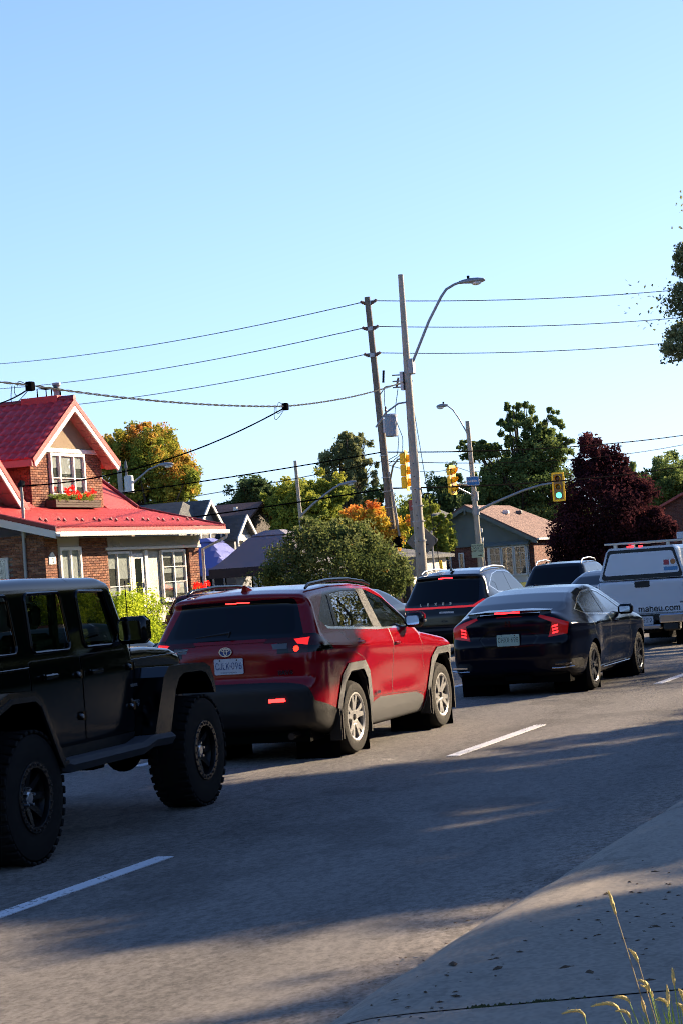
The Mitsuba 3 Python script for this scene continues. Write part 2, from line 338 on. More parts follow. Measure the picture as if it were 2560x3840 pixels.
def plate(car, M, at, text, bg, ink, w=.305, h=.152, name='number_plate', size=.066, strip=None, tilt=0.):
    """a number plate facing the rear, its middle at 'at' (car axes)."""
    x, y, z = at; R = rotm('x', tilt)
    pl = prism(rounded([(-w / 2, -h / 2), (w / 2, -h / 2), (w / 2, h / 2), (-w / 2, h / 2)], .012), -.006, 0, 'xz')
    k = part(car, name, moved(pl, at, R), bg, M)
    tx = lettering(text, size, (0, -.006, -size * .42), (1, 0, 0), (0, 0, 1), .0025, False)
    tv = np.array(tx.vertices); tv[:, 0] *= min(1.12, (w - .03) / (tv[:, 0].max() - tv[:, 0].min())); tx = trimesh.Trimesh(tv, tx.faces, process=False)
    part(k, 'lettering', moved(tx, at, R), ink, M)
    bits = [moved(lathe([(0, 0), (.008, 0), (.008, .004)], 8, 'y'), (sx, -.008, h / 2 - .016)) for sx in (-.09, .09)]
    part(k, 'screws', moved(cat(bits), at, R), 'ink_black', M, kind='stuff')
    if strip: part(k, 'slogan', moved(lettering(strip, .012, (0, -.006, -h / 2 + .012), (1, 0, 0), (0, 0, 1), .002, False), at, R), 'ink_blue', M)
    return k
def mirror_unit(car, M, s, y, z, body_mat, x0=.88, w=.22, h=.17, d=.12, arm=True):
    x = x0 + w / 2 + .03
    m = cbox(-w / 2, w / 2, -d / 2, d / 2, -h / 2, h / 2, .035)
    k = part(car, 'door_mirror', moved(m, (s * x, y, z)), body_mat, M, smooth=40)
    part(k, 'mirror_glass', moved(prism(rounded([(-w / 2 + .03, -h / 2 + .03), (w / 2 - .03, -h / 2 + .03), (w / 2 - .03, h / 2 - .03), (-w / 2 + .03, h / 2 - .03)], .02), -.004, 0, 'xz'), (s * x, y - d / 2 - .001, z)), 'mirror_glass', M)
    if arm: part(k, 'stalk', hull([(s * (x0 - .06), y - .03, z - h / 2 - .03), (s * (x0 - .06), y + .06, z - h / 2 - .03), (s * (x0 + .08), y - .02, z - h / 2 + .03), (s * (x0 + .08), y + .03, z - h / 2 + .03), (s * (x0 - .06), y, z - h / 2 + .02)]), 'black_plastic', M)
    return k
def handle(car, M, s, y, z, x, mt, L=.2):
    pts = [(s * (x - .01), y - L / 2, z - .005), (s * (x + .025), y - L / 2 + .03, z), (s * (x + .03), y, z + .004), (s * (x + .025), y + L / 2 - .03, z), (s * (x - .01), y + L / 2, z)]
    cup = moved(lathe([(0, 0), (.05, .0), (.055, -.006)], 16, 'x'), (s * (x + .001), y, z - .01))
    k = part(car, 'door_handle', tube(pts, [.012, .016, .017, .016, .012], 8), mt, M, smooth=50)
    part(k, 'recess', cup if s > 0 else mirror(moved(cup, (-2 * s * 0, 0, 0))) if False else cup, 'black_plastic', M)
def fin(car, M, y, z, mt):
    return part(car, 'aerial_fin', hull([(-.035, y - .09, z), (.035, y - .09, z), (-.02, y + .14, z), (.02, y + .14, z), (-.012, y - .085, z + .065), (.012, y - .085, z + .065), (0, y + .0, z + .055)]), mt, M, smooth=25)
def seats(car, M, rows, x=.38, z=.55, zt=1.15, mt='cabin'):
    for y in rows:
        for s in (-1, 1):
            k = part(car, 'seat', cat([cbox(s * x - .24, s * x + .24, y - .1, y + .42, z - .2, z, .05), moved(cbox(-.23, .23, -.07, .07, 0, zt - z, .06), (s * x, y - .08, z), rotm('x', 12))]), mt, M, smooth=40)
            part(k, 'headrest', moved(cbox(-.13, .13, -.05, .05, 0, .19, .04), (s * x, y - .08 - (zt - z) * .2, zt + .02)), mt, M, smooth=40)

# ------------------------------------------------------------------ the red SUV in the middle of the picture
def red_suv():
    c = thing('red_suv', 'red SUV with black rear bumper and grey wheel-arch cladding, halted with its brake lights on', 'car')
    M = pose(-8.205, 18.76, 0, -.0027)
    side = [(-.70, .30), (-.92, .37), (-.975, .50), (-.985, .72), (-.955, .79), (-.915, .82), (-.92, 1.02), (-.905, 1.12), (-.87, 1.205), (-.80, 1.27), (-.60, 1.565), (-.69, 1.60), (-.62, 1.64), (-.40, 1.675), (.2, 1.705), (.8, 1.70), (1.25, 1.665),
            (1.55, 1.585), (2.0, 1.34), (2.33, 1.14), (2.6, 1.105), (3.1, 1.04), (3.4, .95), (3.55, .82), (3.615, .62), (3.59, .40), (3.45, .24), (2.9, .21), (-.3, .22)]
    Wt = [(.2, .80), (.35, .86), (.5, .895), (.8, .915), (.97, .922), (1.08, .915), (1.17, .885), (1.22, .858), (1.6, .70), (1.72, .62)]
    def W(y, z):
        w = lerp(z, Wt) - .13 * np.clip((-.60 - y) / .38, 0, 2) ** 2 - .26 * np.clip((y - 2.85) / .75, 0, 2) ** 2 - .05 * np.clip((y - 1.0) / 1., 0, 1) * np.clip((z - 1.15) / .3, 0, 1)
        for yc in (0, 2.69): w = w + .022 * np.exp(-((y - yc) / .42) ** 4) * np.exp(-((z - .75) / .35) ** 4)
        w = w + .016 * np.exp(-((z - (1.09 - .055 * (y + .3))) / .05) ** 2) - .014 * np.exp(-((z - .66) / .14) ** 2) * np.exp(-((y - 1.35) / .6) ** 4)
        return w
    kw = dict(rnd=.03, k=.06, bow_r=.11, bow_f=.3, crown=.05, pw=5)
    B = car_shell(side, W, .028, **kw)
    liner = car_shell(side, W, .05, inset=.075, **kw)
    liner = cut(liner, [(-1.2, .95), (4, .95), (4, 2), (-1.2, 2)], (1, 2))[0]
    liner = cut(liner, [(-1.2, .9), (2.28, .9), (2.28, 2), (-1.2, 2)], (1, 2))[0]
    arch = [Polygon([(-.37, -.1), (-.37, .5), (-.28, .72), (-.14, .825), (.21, .825), (.34, .72), (.43, .46), (.43, -.1)])]
    arch.append(affinity.translate(arch[0], 2.70, 0))
    for a in arch: B = open_arch(B, a)
    # openings: rear screen, side windows
    hatch = rounded([(-.745, 1.205), (-.60, 1.58), (.60, 1.58), (.745, 1.205)], .03)
    screen = rounded([(-.66, 1.245), (-.575, 1.56), (.575, 1.56), (.66, 1.245)], .05)
    blk, B = cut(B, hatch, (0, 2), lambda c, n: (n[:, 1] < -.2) & (c[:, 1] < -.3))
    gl, blk = cut(blk, screen, (0, 2))
    part(c, 'rear_screen', gl, 'dark_glass', M); part(c, 'tailgate_surround', blk, 'black_gloss', M)
    wins = {'quarter_window': [(-.47, 1.365), (-.385, 1.285), (-.20, 1.27), (-.04, 1.585), (-.12, 1.585)],
            'rear_door_window': [(-.12, 1.265), (.80, 1.215), (.79, 1.595), (.37, 1.612), (.04, 1.595)],
            'front_door_window': [(1.04, 1.20), (1.78, 1.19), (1.82, 1.255), (1.47, 1.462), (1.22, 1.545), (.99, 1.585)]}
    dlo = Polygon([(-.40, 1.26), (-.53, 1.36), (-.12, 1.615), (.37, 1.64), (.98, 1.615), (1.50, 1.49), (1.90, 1.27), (1.90, 1.165), (.87, 1.185)])
    sills = []
    for s in (1, -1):
        tr, B = cut(B, dlo, (1, 2), SIDE(s, .3))
        for nm, p in wins.items():
            w, tr = cut(tr, p, (1, 2)); part(c, nm, push(w, -.006), 'dark_glass' if nm == 'quarter_window' else 'dark_pane' if nm == 'rear_door_window' else 'clear_pane', M)
            liner = cut(liner, Polygon(p).buffer(.02), (1, 2), lambda cc, n: cc[:, 0] * s > .2)[1]
        low, tr = cut(tr, [(-.5, 1.2), (2., 1.1), (2., 1.2), (1.04, 1.205), (-.12, 1.268), (-.36, 1.29), (-.5, 1.3)], (1, 2)); part(c, 'window_trim', low, 'chrome', M)
        pil, tr = cut(tr, [(.80, 1.0), (1.04, 1.0), (.98, 1.7), (.78, 1.7)], (1, 2)); part(c, 'door_pillar', pil, 'rail_grey', M)
        part(c, 'window_frame', tr, 'black_gloss', M)
    wind, B = cut(B, [(-.72, 1.16), (-.60, 1.56), (.60, 1.56), (.72, 1.16)], (0, 2), lambda cc, n: (n[:, 1] > .4) & (cc[:, 1] > 1.2))
    part(c, 'windscreen', wind, 'clear_pane', M)
    liner = cut(liner, [(-.68, 1.16), (-.56, 1.54), (.56, 1.54), (.68, 1.16)], (0, 2), lambda cc, n: (n[:, 1] > .3) & (cc[:, 1] > 1.2))[1]
    part(c, 'headlining', liner, 'cabin', M)
    seats(c, M, (1.15, .1), .37, .66, 1.18)
    part(c, 'dashboard', hull([(-.7, 1.75, .95), (.7, 1.75, .95), (-.7, 2.2, 1.1), (.7, 2.2, 1.1), (-.7, 1.72, .75), (.7, 1.72, .75), (-.7, 2.3, .8), (.7, 2.3, .8)]), 'cabin', M)
    # cladding
    lower = Polygon([(-1.1, .795), (-.945, .795), (-.86, .60), (-.42, .48), (-.37, .1), (-1.1, .1)])
    bmp, B = cut(B, lower, (1, 2), lambda cc, n: cc[:, 1] < -.3)
    part(c, 'rear_bumper', bmp, 'black_plastic', M)
    for s in (1, -1):
        sl, B = cut(B, [(.42, .1), (.47, .44), (.76, .50), (1.91, .46), (2.17, .40), (2.32, .1)], (1, 2), lambda cc, n: cc[:, 0] * s > .3)
        part(c, 'sill_cladding', sl, 'grey_plastic', M)
        for i, yc in enumerate((0, 2.70)):
            outer = Polygon([(yc - .46, .1), (yc - .45, .52), (yc - .35, .80), (yc - .20, .905), (yc + .27, .905), (yc + .42, .79), (yc + .53, .50), (yc + .55, .1)])
            cl, B = cut(B, outer, (1, 2), lambda cc, n: cc[:, 0] * s > .45)
            part(c, 'arch_cladding', push(cl, .012), 'grey_plastic', M)
            inner = arch[i]; lip = prism(inner.buffer(.004).difference(inner.buffer(-.02)).intersection(sbox(yc - 1, .18, yc + 1, 2)), .86, .915, 'yz')
            part(c, 'arch_lip', lip if s > 0 else mirror(lip), 'black_plastic', M)
            part(c, 'wheel_well', well(inner, .42, .87, s), 'wheel_well', M)
        fd = Polygon([(1.19, 1.18), (1.165, .51), (1.91, .47), (2.17, .43), (2.19, .5), (2.03, 1.08), (1.90, 1.16)])
        rd = Polygon([(-.16, 1.25), (1.175, 1.18), (1.15, .51), (.77, .51), (.53, .52), (.42, .81), (.27, .93), (.05, 1.0)])
        for p, hy, hz in ((rd, .23, 1.085), (fd, 1.28, 1.02)):
            skin, ln, B = seam(B, p, SIDE(s)); kk = part(c, 'door', skin, 'red_paint', M); part(c, 'shut_line', ln, 'black_plastic', M)
            handle(c, M, s, hy, hz, .915, 'red_paint')
        kk = mirror_unit(c, M, s, 1.72, 1.235, 'black_gloss', .86, .20, .155, .12)
        part(kk, 'mirror_cap', moved(cbox(-.1, .1, .0, .085, -.02, .085, .03), (s * .995, 1.72, 1.235)), 'red_paint', M, smooth=40)
        part(kk, 'indicator', moved(cbox(-.02, .02, -.03, .03, -.03, .0, .008), (s * 1.09, 1.74, 1.235)), 'lamp_clear', M)
        rail = [(s * .635, -.42, 1.665), (s * .63, -.33, 1.70), (s * .62, .2, 1.728), (s * .62, .75, 1.722), (s * .625, 1.18, 1.685), (s * .635, 1.36, 1.645)]
        part(c, 'roof_rail', tube(rail, [.012, .02, .02, .02, .02, .012], 8), 'black_gloss', M, smooth=50)
        part(c, 'mud_flap', cbox(s * .88 - .09 * 1, s * .88 + .03, -.42, -.405, .17, .52, .004), 'black_plastic', M); part(c, 'mud_flap', cbox(s * .88 - .09, s * .88 + .03, 2.265, 2.28, .19, .52, .004), 'black_plastic', M)
        for y in (0, 2.69): wheel(c, M, s, y, .362, .225, .232, .918, spokes_y(5, .075, .042, .052, 18 + 30 * (y > 1)), 'alloy', 'rubber_dusty')
    # tail lamps
    for s in (1, -1):
        X = lambda pts: [(s * a, b) for a, b in pts]
        rearm = lambda cc, n: (n[:, 1] < -.2) & (cc[:, 1] < -.5)
        lens, B = cut(B, X([(.36, 1.165), (.40, 1.205), (.80, 1.225), (.80, 1.06), (.62, 1.065), (.60, 1.165)]), (0, 2), rearm)
        hot, lens = cut(lens, Point(s * .69, 1.10).buffer(.027, quad_segs=4), (0, 2)); wedge, lens = cut(lens, X([(.66, 1.19), (.80, 1.20), (.80, 1.13), (.70, 1.145)]), (0, 2))
        k = part(c, 'tail_lamp', push(lens, .006), 'lamp_red', M); part(k, 'lit_bulb', push(hot, .007), 'lamp_red', M, **lit((.75, .012, .004))); part(k, 'lit_lens', push(wedge, .006), 'lamp_red', M, **lit((.14, .003, .003)))
        rv, B = cut(B, X([(.44, 1.155), (.60, 1.158), (.60, 1.105), (.46, 1.105)]), (0, 2), rearm); part(k, 'reversing_lens', rv, 'lamp_clear', M)
        sd, B = cut(B, [(-.95, 1.235), (-.72, 1.235), (-.50, 1.065), (-.95, 1.06)], (1, 2), lambda cc, n: (cc[:, 0] * s > .5) & (cc[:, 1] < -.45))
        rd, sd = cut(sd, [(-.95, 1.22), (-.73, 1.215), (-.60, 1.12), (-.95, 1.125)], (1, 2)); part(k, 'side_lens', push(rd, .006), 'lamp_red', M); part(k, 'lamp_housing', push(sd, .004), 'black_gloss', M)
    band, B = cut(B, [(-.38, 1.175), (.38, 1.175), (.38, 1.21), (-.38, 1.21)], (0, 2), lambda cc, n: (n[:, 1] < -.2) & (cc[:, 1] < -.6)); part(c, 'tailgate_strip', push(band, .008), 'red_paint', M)
    hl, B = cut(B, [(3.0, .86), (3.3, .95), (3.7, .93), (3.7, .80)], (1, 2), lambda cc, n: (np.abs(cc[:, 0]) > .5) & (cc[:, 1] > 2.9)); part(c, 'headlight', push(hl, .004), 'lamp_clear', M)
    fr, B = cut(B, [(2.9, .1), (3.30, .30), (3.36, .50), (3.44, .84), (3.9, .84), (3.9, .1)], (1, 2), lambda cc, n: (n[:, 1] > .35) & (np.abs(cc[:, 0]) < .78)); part(c, 'grille', fr, 'black_plastic', M)
    part(c, 'body', B, 'red_paint', M)
    part(c, 'high_brake_lamp', prism(rounded([(-.13, 1.558), (.13, 1.558), (.13, 1.582), (-.13, 1.582)], .006), -.628, -.58, 'xz'), 'lamp_red', M, **BRAKE)
    for s in (1, -1): part(c, 'bumper_lamp', prism(rounded([(s * .41, .60), (s * .585, .605), (s * .575, .64), (s * .41, .635)], .008), -.985, -.93, 'xz'), 'lamp_red', M, **BRAKE)
    part(c, 'rear_wiper', tube([(.0, -.905, 1.245), (.02, -.89, 1.285), (-.12, -.875, 1.275), (-.36, -.865, 1.255)], [.016, .018, .011, .007], 6), 'black_plastic', M, smooth=50)
    fin(c, M, -.36, 1.665, 'red_paint')
    pl = plate(c, M, (0, -.932, .965), 'CJLK·096', 'plate_white', 'ink_blue', strip='YOURS TO DISCOVER')
    ring = lambda a, b, w: Point(0, 0).buffer(1, quad_segs=12)
    ell = lambda a, b: affinity.scale(Point(0, 0).buffer(1, quad_segs=10), a, b)
    emb = unary_union([ell(.068, .046).difference(ell(.058, .038)), affinity.translate(ell(.045, .016), 0, .017).difference(affinity.translate(ell(.036, .009), 0, .017)), ell(.02, .036).difference(ell(.012, .029))])
    kk = part(c, 'tailgate_badge', moved(prism(ell(.06, .04), -.006, 0, 'xz'), (-.03, -.917, 1.105)), 'badge_blue', M)
    part(kk, 'emblem', moved(prism(emb, -.012, -.004, 'xz'), (-.03, -.917, 1.105)), 'alloy', M)
    part(c, 'model_badge', lettering('RAV4', .042, (.58, -.915, .86), (1, 0.1, 0), (0, 0, 1), .008), 'chrome', M)
    part(c, 'door_badge', lettering('AWD', .03, (.918, .66, .54), (0, 1, 0), (0, 0, 1), .006), 'chrome', M)
    part(c, 'wing_badge', lettering('HYBRID', .03, (.905, 2.42, .97), (0, 1, 0), (0, 0, 1), .014), 'chrome', M)
    part(c, 'exhaust_pipe', tube([(.60, -.3, .27), (.60, -.82, .28), (.60, -.93, .27)], .035, 10), 'black_alloy', M)
    part(c, 'underbody', box(-.72, .72, -.75, 3.3, .2, .34), 'wheel_well', M)
    part(c, 'axle_beam', cat([box(-.7, .7, -.05, .05, .24, .34), box(-.25, .25, -.75, -.5, .22, .36)]), 'wheel_well', M)
red_suv()
# ------------------------------------------------------------------ the black off-road car, cut by the left edge of the picture
def offroad_car():
    c = thing('offroad_car', 'black boxy off-road car on huge knobbly tyres, cut off at the left edge', 'car')
    M = pose(-7.859, 11.81, 0, -.054)
    side = [(-.72, .66), (-.75, 1.30), (-.72, 1.86), (-.60, 1.915), (.6, 1.925), (1.72, 1.905), (1.88, 1.865), (2.10, 1.375), (2.16, 1.345), (2.7, 1.33), (3.2, 1.29), (3.40, 1.24), (3.46, 1.17), (3.47, .72), (2.2, .68)]
    Wt = [(.6, .765), (.8, .785), (1.2, .785), (1.31, .772), (1.36, .76), (1.82, .705), (1.88, .68), (1.95, .60)]
    def W(y, z):
        t = np.clip((y - 2.02) / .10, 0, 1)
        return lerp(z, Wt) * (1 - t) + (.665 - .075 * np.clip((y - 2.1) / 1.35, 0, 1)) * t
    B = car_shell(side, W, .026, rnd=.02, k=.05, bow_r=.02, bow_f=.06, crown=.035, pw=4)
    rearw = Polygon([(yc, zc) for yc, zc in ((-.52, .3), (-.50, .80), (-.36, 1.06), (-.15, 1.10), (.10, 1.06), (.27, .86), (.34, .62), (.36, .3))])
    B = open_arch(B, rearw)
    wins = {'quarter_window': [(-.58, 1.40), (.20, 1.40), (.17, 1.80), (-.56, 1.80)], 'rear_door_window': [(.42, 1.39), (1.02, 1.385), (.98, 1.80), (.43, 1.80)],
            'front_door_window': [(1.25, 1.385), (1.80, 1.38), (1.865, 1.43), (1.72, 1.785), (1.24, 1.795)]}
    xw = lambda z: float(lerp(z, Wt))
    for s in (1, -1):
        for nm, p in wins.items():
            r = rounded(p, .05); g, B = cut(B, r, (1, 2), SIDE(s)); part(c, nm, push(g, -.012), 'tinted_pane', M)
            ring = np.asarray(r.simplify(.002).exterior.coords); ring = np.vstack([ring, ring[1:2]])
            part(c, 'window_seal', tube([(s * (xw(z) + .004), y, z) for y, z in ring], .013, 6, False), 'black_gloss', M, smooth=60)
        fd = rounded([(1.13, 1.33), (1.13, .72), (1.90, .72), (1.95, .80), (1.95, 1.33)], .05); rd = rounded([(.32, 1.33), (1.09, 1.33), (1.09, .72), (.62, .72), (.40, .92), (.32, 1.05)], .05)
        for p in (rd, fd):
            sk, ln, B = seam(B, p, SIDE(s), .008); part(c, 'door', push(sk, .006), 'black_paint', M); part(c, 'shut_line', ln, 'black_plastic', M)
        for hy, hz in ((.55, 1.215), (1.29, 1.20)):
            part(c, 'door_handle', cat([cbox(s * .795 - .012, s * .795 + .012, hy - .07, hy - .05, hz - .02, hz + .02, .004), cbox(s * .825 - .014, s * .825 + .014, hy - .09, hy + .10, hz - .016, hz + .018, .008), cbox(s * .795 - .012, s * .795 + .012, hy + .06, hy + .09, hz - .02, hz + .02, .004)]), 'black_gloss', M, smooth=30)
        for hy, hz in ((1.07, 1.20), (1.07, .90), (1.95, 1.20), (1.95, .90)):
            k = part(c, 'door_hinge', cat([cbox(s * .79 - .02, s * .79 + .02, hy - .06, hy + .06, hz - .02, hz + .02, .008), tube([(s * .81, hy, hz - .03), (s * .81, hy, hz + .03)], .018, 8)]), 'black_gloss', M, smooth=40)
            part(k, 'bolt', cat([lathe([(0, .02), (.014, .02), (.018, 0)], 8, 'x').apply_translation([s * .80 + (0 if s > 0 else -.02), hy - .035, hz])]), 'chrome', M)
        belt = cbox(s * .785 - .006, s * .785 + .008, -.70, .30, 1.285, 1.30, .004); part(c, 'belt_line', belt, 'black_gloss', M)
        # flares
        fo = Polygon([(1.98, .66), (2.22, 1.09), (2.33, 1.165), (3.05, 1.15), (3.17, 1.11), (3.24, 1.0), (3.27, .90), (3.23, .89), (3.17, .99), (3.08, 1.065), (2.97, 1.088), (2.62, 1.095), (2.52, 1.06), (2.44, .98), (2.28, .655)])
        part(c, 'front_flare', bevel(prism(fo.buffer(-.012).buffer(.012), .56, .95, 'yz'), s), 'black_gloss', M, smooth=35)
        ro = Polygon([(.48, .62), (.42, .68), (.16, 1.09), (.06, 1.15), (-.32, 1.16), (-.56, 1.09), (-.70, .84), (-.76, .60), (-.69, .60), (-.62, .82), (-.50, 1.03), (-.30, 1.09), (.03, 1.085), (.11, 1.04), (.35, .66), (.40, .60)])
        part(c, 'rear_flare', bevel(prism(ro, .70, .95, 'yz'), s), 'black_gloss', M, smooth=35)
        part(c, 'flare_edge', bevel(prism(ro.intersection(ro.buffer(-.0)).difference(affinity.translate(ro, 0, .028)).buffer(.003), .945, .962, 'yz'), s), 'black_plastic', M)
        part(c, 'wheel_well', well(rearw, .40, .78, s), 'wheel_well', M)
        inner = box(s * .30, s * .60, 2.2, 3.3, .62, 1.12); part(c, 'inner_wing', inner, 'wheel_well', M)
        # step rail
        pr = lambda y, z, x0=.80: [(s * x0, y, z + .03), (s * (x0 + .15), y, z + .035), (s * (x0 + .185), y, z), (s * (x0 + .15), y, z - .055), (s * x0, y, z - .06)]
        seg = [(.34, .655, .72), (.50, .605, .80), (1.75, .60, .80), (1.95, .635, .80), (2.30, .625, .80), (2.34, .61, .74)]
        part(c, 'step_rail', cat([hull(pr(*a) + pr(*b)) for a, b in zip(seg[:-1], seg[1:])]), 'rail_grey', M, smooth=25)
        part(c, 'rocker', box(s * .55, s * .775, .3, 2.1, .60, .70), 'black_plastic', M)
        mirror_unit(c, M, s, 1.73, 1.475, 'black_gloss', .80, .235, .205, .15)
        vent = cbox(s * .645 - .012, s * .645 + .02, 2.16, 2.28, 1.0, 1.16, .008); k = part(c, 'wing_vent', vent, 'black_plastic', M)
        for y in (0, 3.008): wheel(c, M, s, y, .445, .318, .225, .932, spokes_bead, 'black_alloy', 'rubber', 36)
    for s in (1,):
        part(c, 'model_badge', lettering('SAHARA', .022, (.79, 2.0, 1.04), (0, 1, 0), (0, 0, 1), .006), 'alloy', M)
        part(c, 'maker_badge', lettering('Jeep', .05, (.79, 2.0, .90), (0, 1, 0), (0, 0, 1), .006), 'alloy', M)
        part(c, 'bonnet_strip', cbox(.675, .685, 2.15, 3.35, 1.232, 1.24, .002), 'black_gloss', M)
    ws, B = cut(B, [(-.60, 1.40), (-.57, 1.84), (.57, 1.84), (.60, 1.40)], (0, 2), lambda cc, n: (n[:, 1] > .5) & (cc[:, 1] > 1.7) & (cc[:, 1] < 2.14)); part(c, 'windscreen', ws, 'clear_pane', M)
    rs, B = cut(B, [(-.56, 1.38), (-.54, 1.80), (.54, 1.80), (.56, 1.38)], (0, 2), lambda cc, n: (n[:, 1] < -.5) & (cc[:, 1] < -.5)); part(c, 'rear_screen', rs, 'tinted_pane', M)
    rf, B = cut(B, [(-1, 1.865), (2.1, 1.865), (2.1, 2.1), (-1, 2.1)], (1, 2)); front, rf = cut(rf, [(1.19, 1.5), (2.2, 1.5), (2.2, 2.1), (1.19, 2.1)], (1, 2)); jl, rf = cut(rf, [(1.178, 1.5), (1.192, 1.5), (1.192, 2.1), (1.178, 2.1)], (1, 2))
    part(c, 'hardtop', rf, 'black_paint', M); part(c, 'hardtop_panel', front, 'black_paint', M); part(c, 'roof_joint', jl, 'black_plastic', M)
    part(c, 'body', B, 'black_paint', M)
    seats(c, M, (1.25, .35), .38, .98, 1.52)
    part(c, 'dashboard', box(-.70, .70, 1.85, 2.1, 1.0, 1.33), 'cabin', M); part(c, 'cabin_floor', box(-.72, .72, -.68, 2.1, .70, .78), 'cabin', M)
    part(c, 'steering_wheel', moved(trimesh.creation.torus(.18, .016, 20, 8), (-.38, 1.72, 1.28), rotm('x', 65)), 'cabin', M, smooth=60)
    part(c, 'roll_bar', cat([tube([(s * .60, 1.1, .9), (s * .60, 1.08, 1.78), (s * .5, 1.07, 1.83)], .035, 8) for s in (-1, 1)] + [tube([(-.5, 1.07, 1.83), (.5, 1.07, 1.83)], .035, 8)]), 'cabin', M, smooth=60)
    part(c, 'chassis', cat([box(s * .32, s * .46, -.7, 3.5, .50, .62) for s in (-1, 1)] + [box(-.46, .46, .6, .75, .5, .6), box(-.46, .46, 1.9, 2.0, .48, .6)]), 'wheel_well', M)
    part(c, 'gearbox', cat([hull([(-.2, 1.2, .42), (.25, 1.2, .42), (-.2, 1.9, .42), (.25, 1.9, .42), (-.25, 1.1, .66), (.3, 2.0, .66)]), box(.28, .62, 1.55, 1.75, .46, .56)]), 'wheel_well', M)
    for y in (0, 3.008): part(c, 'axle', cat([tube([(-.75, y, .445), (.75, y, .445)], .055, 10), moved(trimesh.creation.icosphere(2, .15), (.2, y, .445))]), 'wheel_well', M)
    for s in (-1, 1): part(c, 'shock_absorber', tube([(s * .52, 2.86, .42), (s * .48, 2.86, .9)], .03, 8), 'wheel_well', M)
    part(c, 'front_bumper', cbox(-.80, .80, 3.47, 3.66, .60, .78, .03), 'black_plastic', M, smooth=30); part(c, 'rear_bumper', cbox(-.78, .78, -.90, -.74, .56, .74, .03), 'black_plastic', M)
    part(c, 'wiper', tube([(.1, 2.12, 1.37), (.5, 2.05, 1.45)], .008, 5), 'black_plastic', M)
    part(c, 'aerial', tube([(.69, 2.2, 1.26), (.70, 2.16, 1.85)], .004, 5), 'black_plastic', M)
def bevel(m, s): return m if s > 0 else mirror(m)
offroad_car()

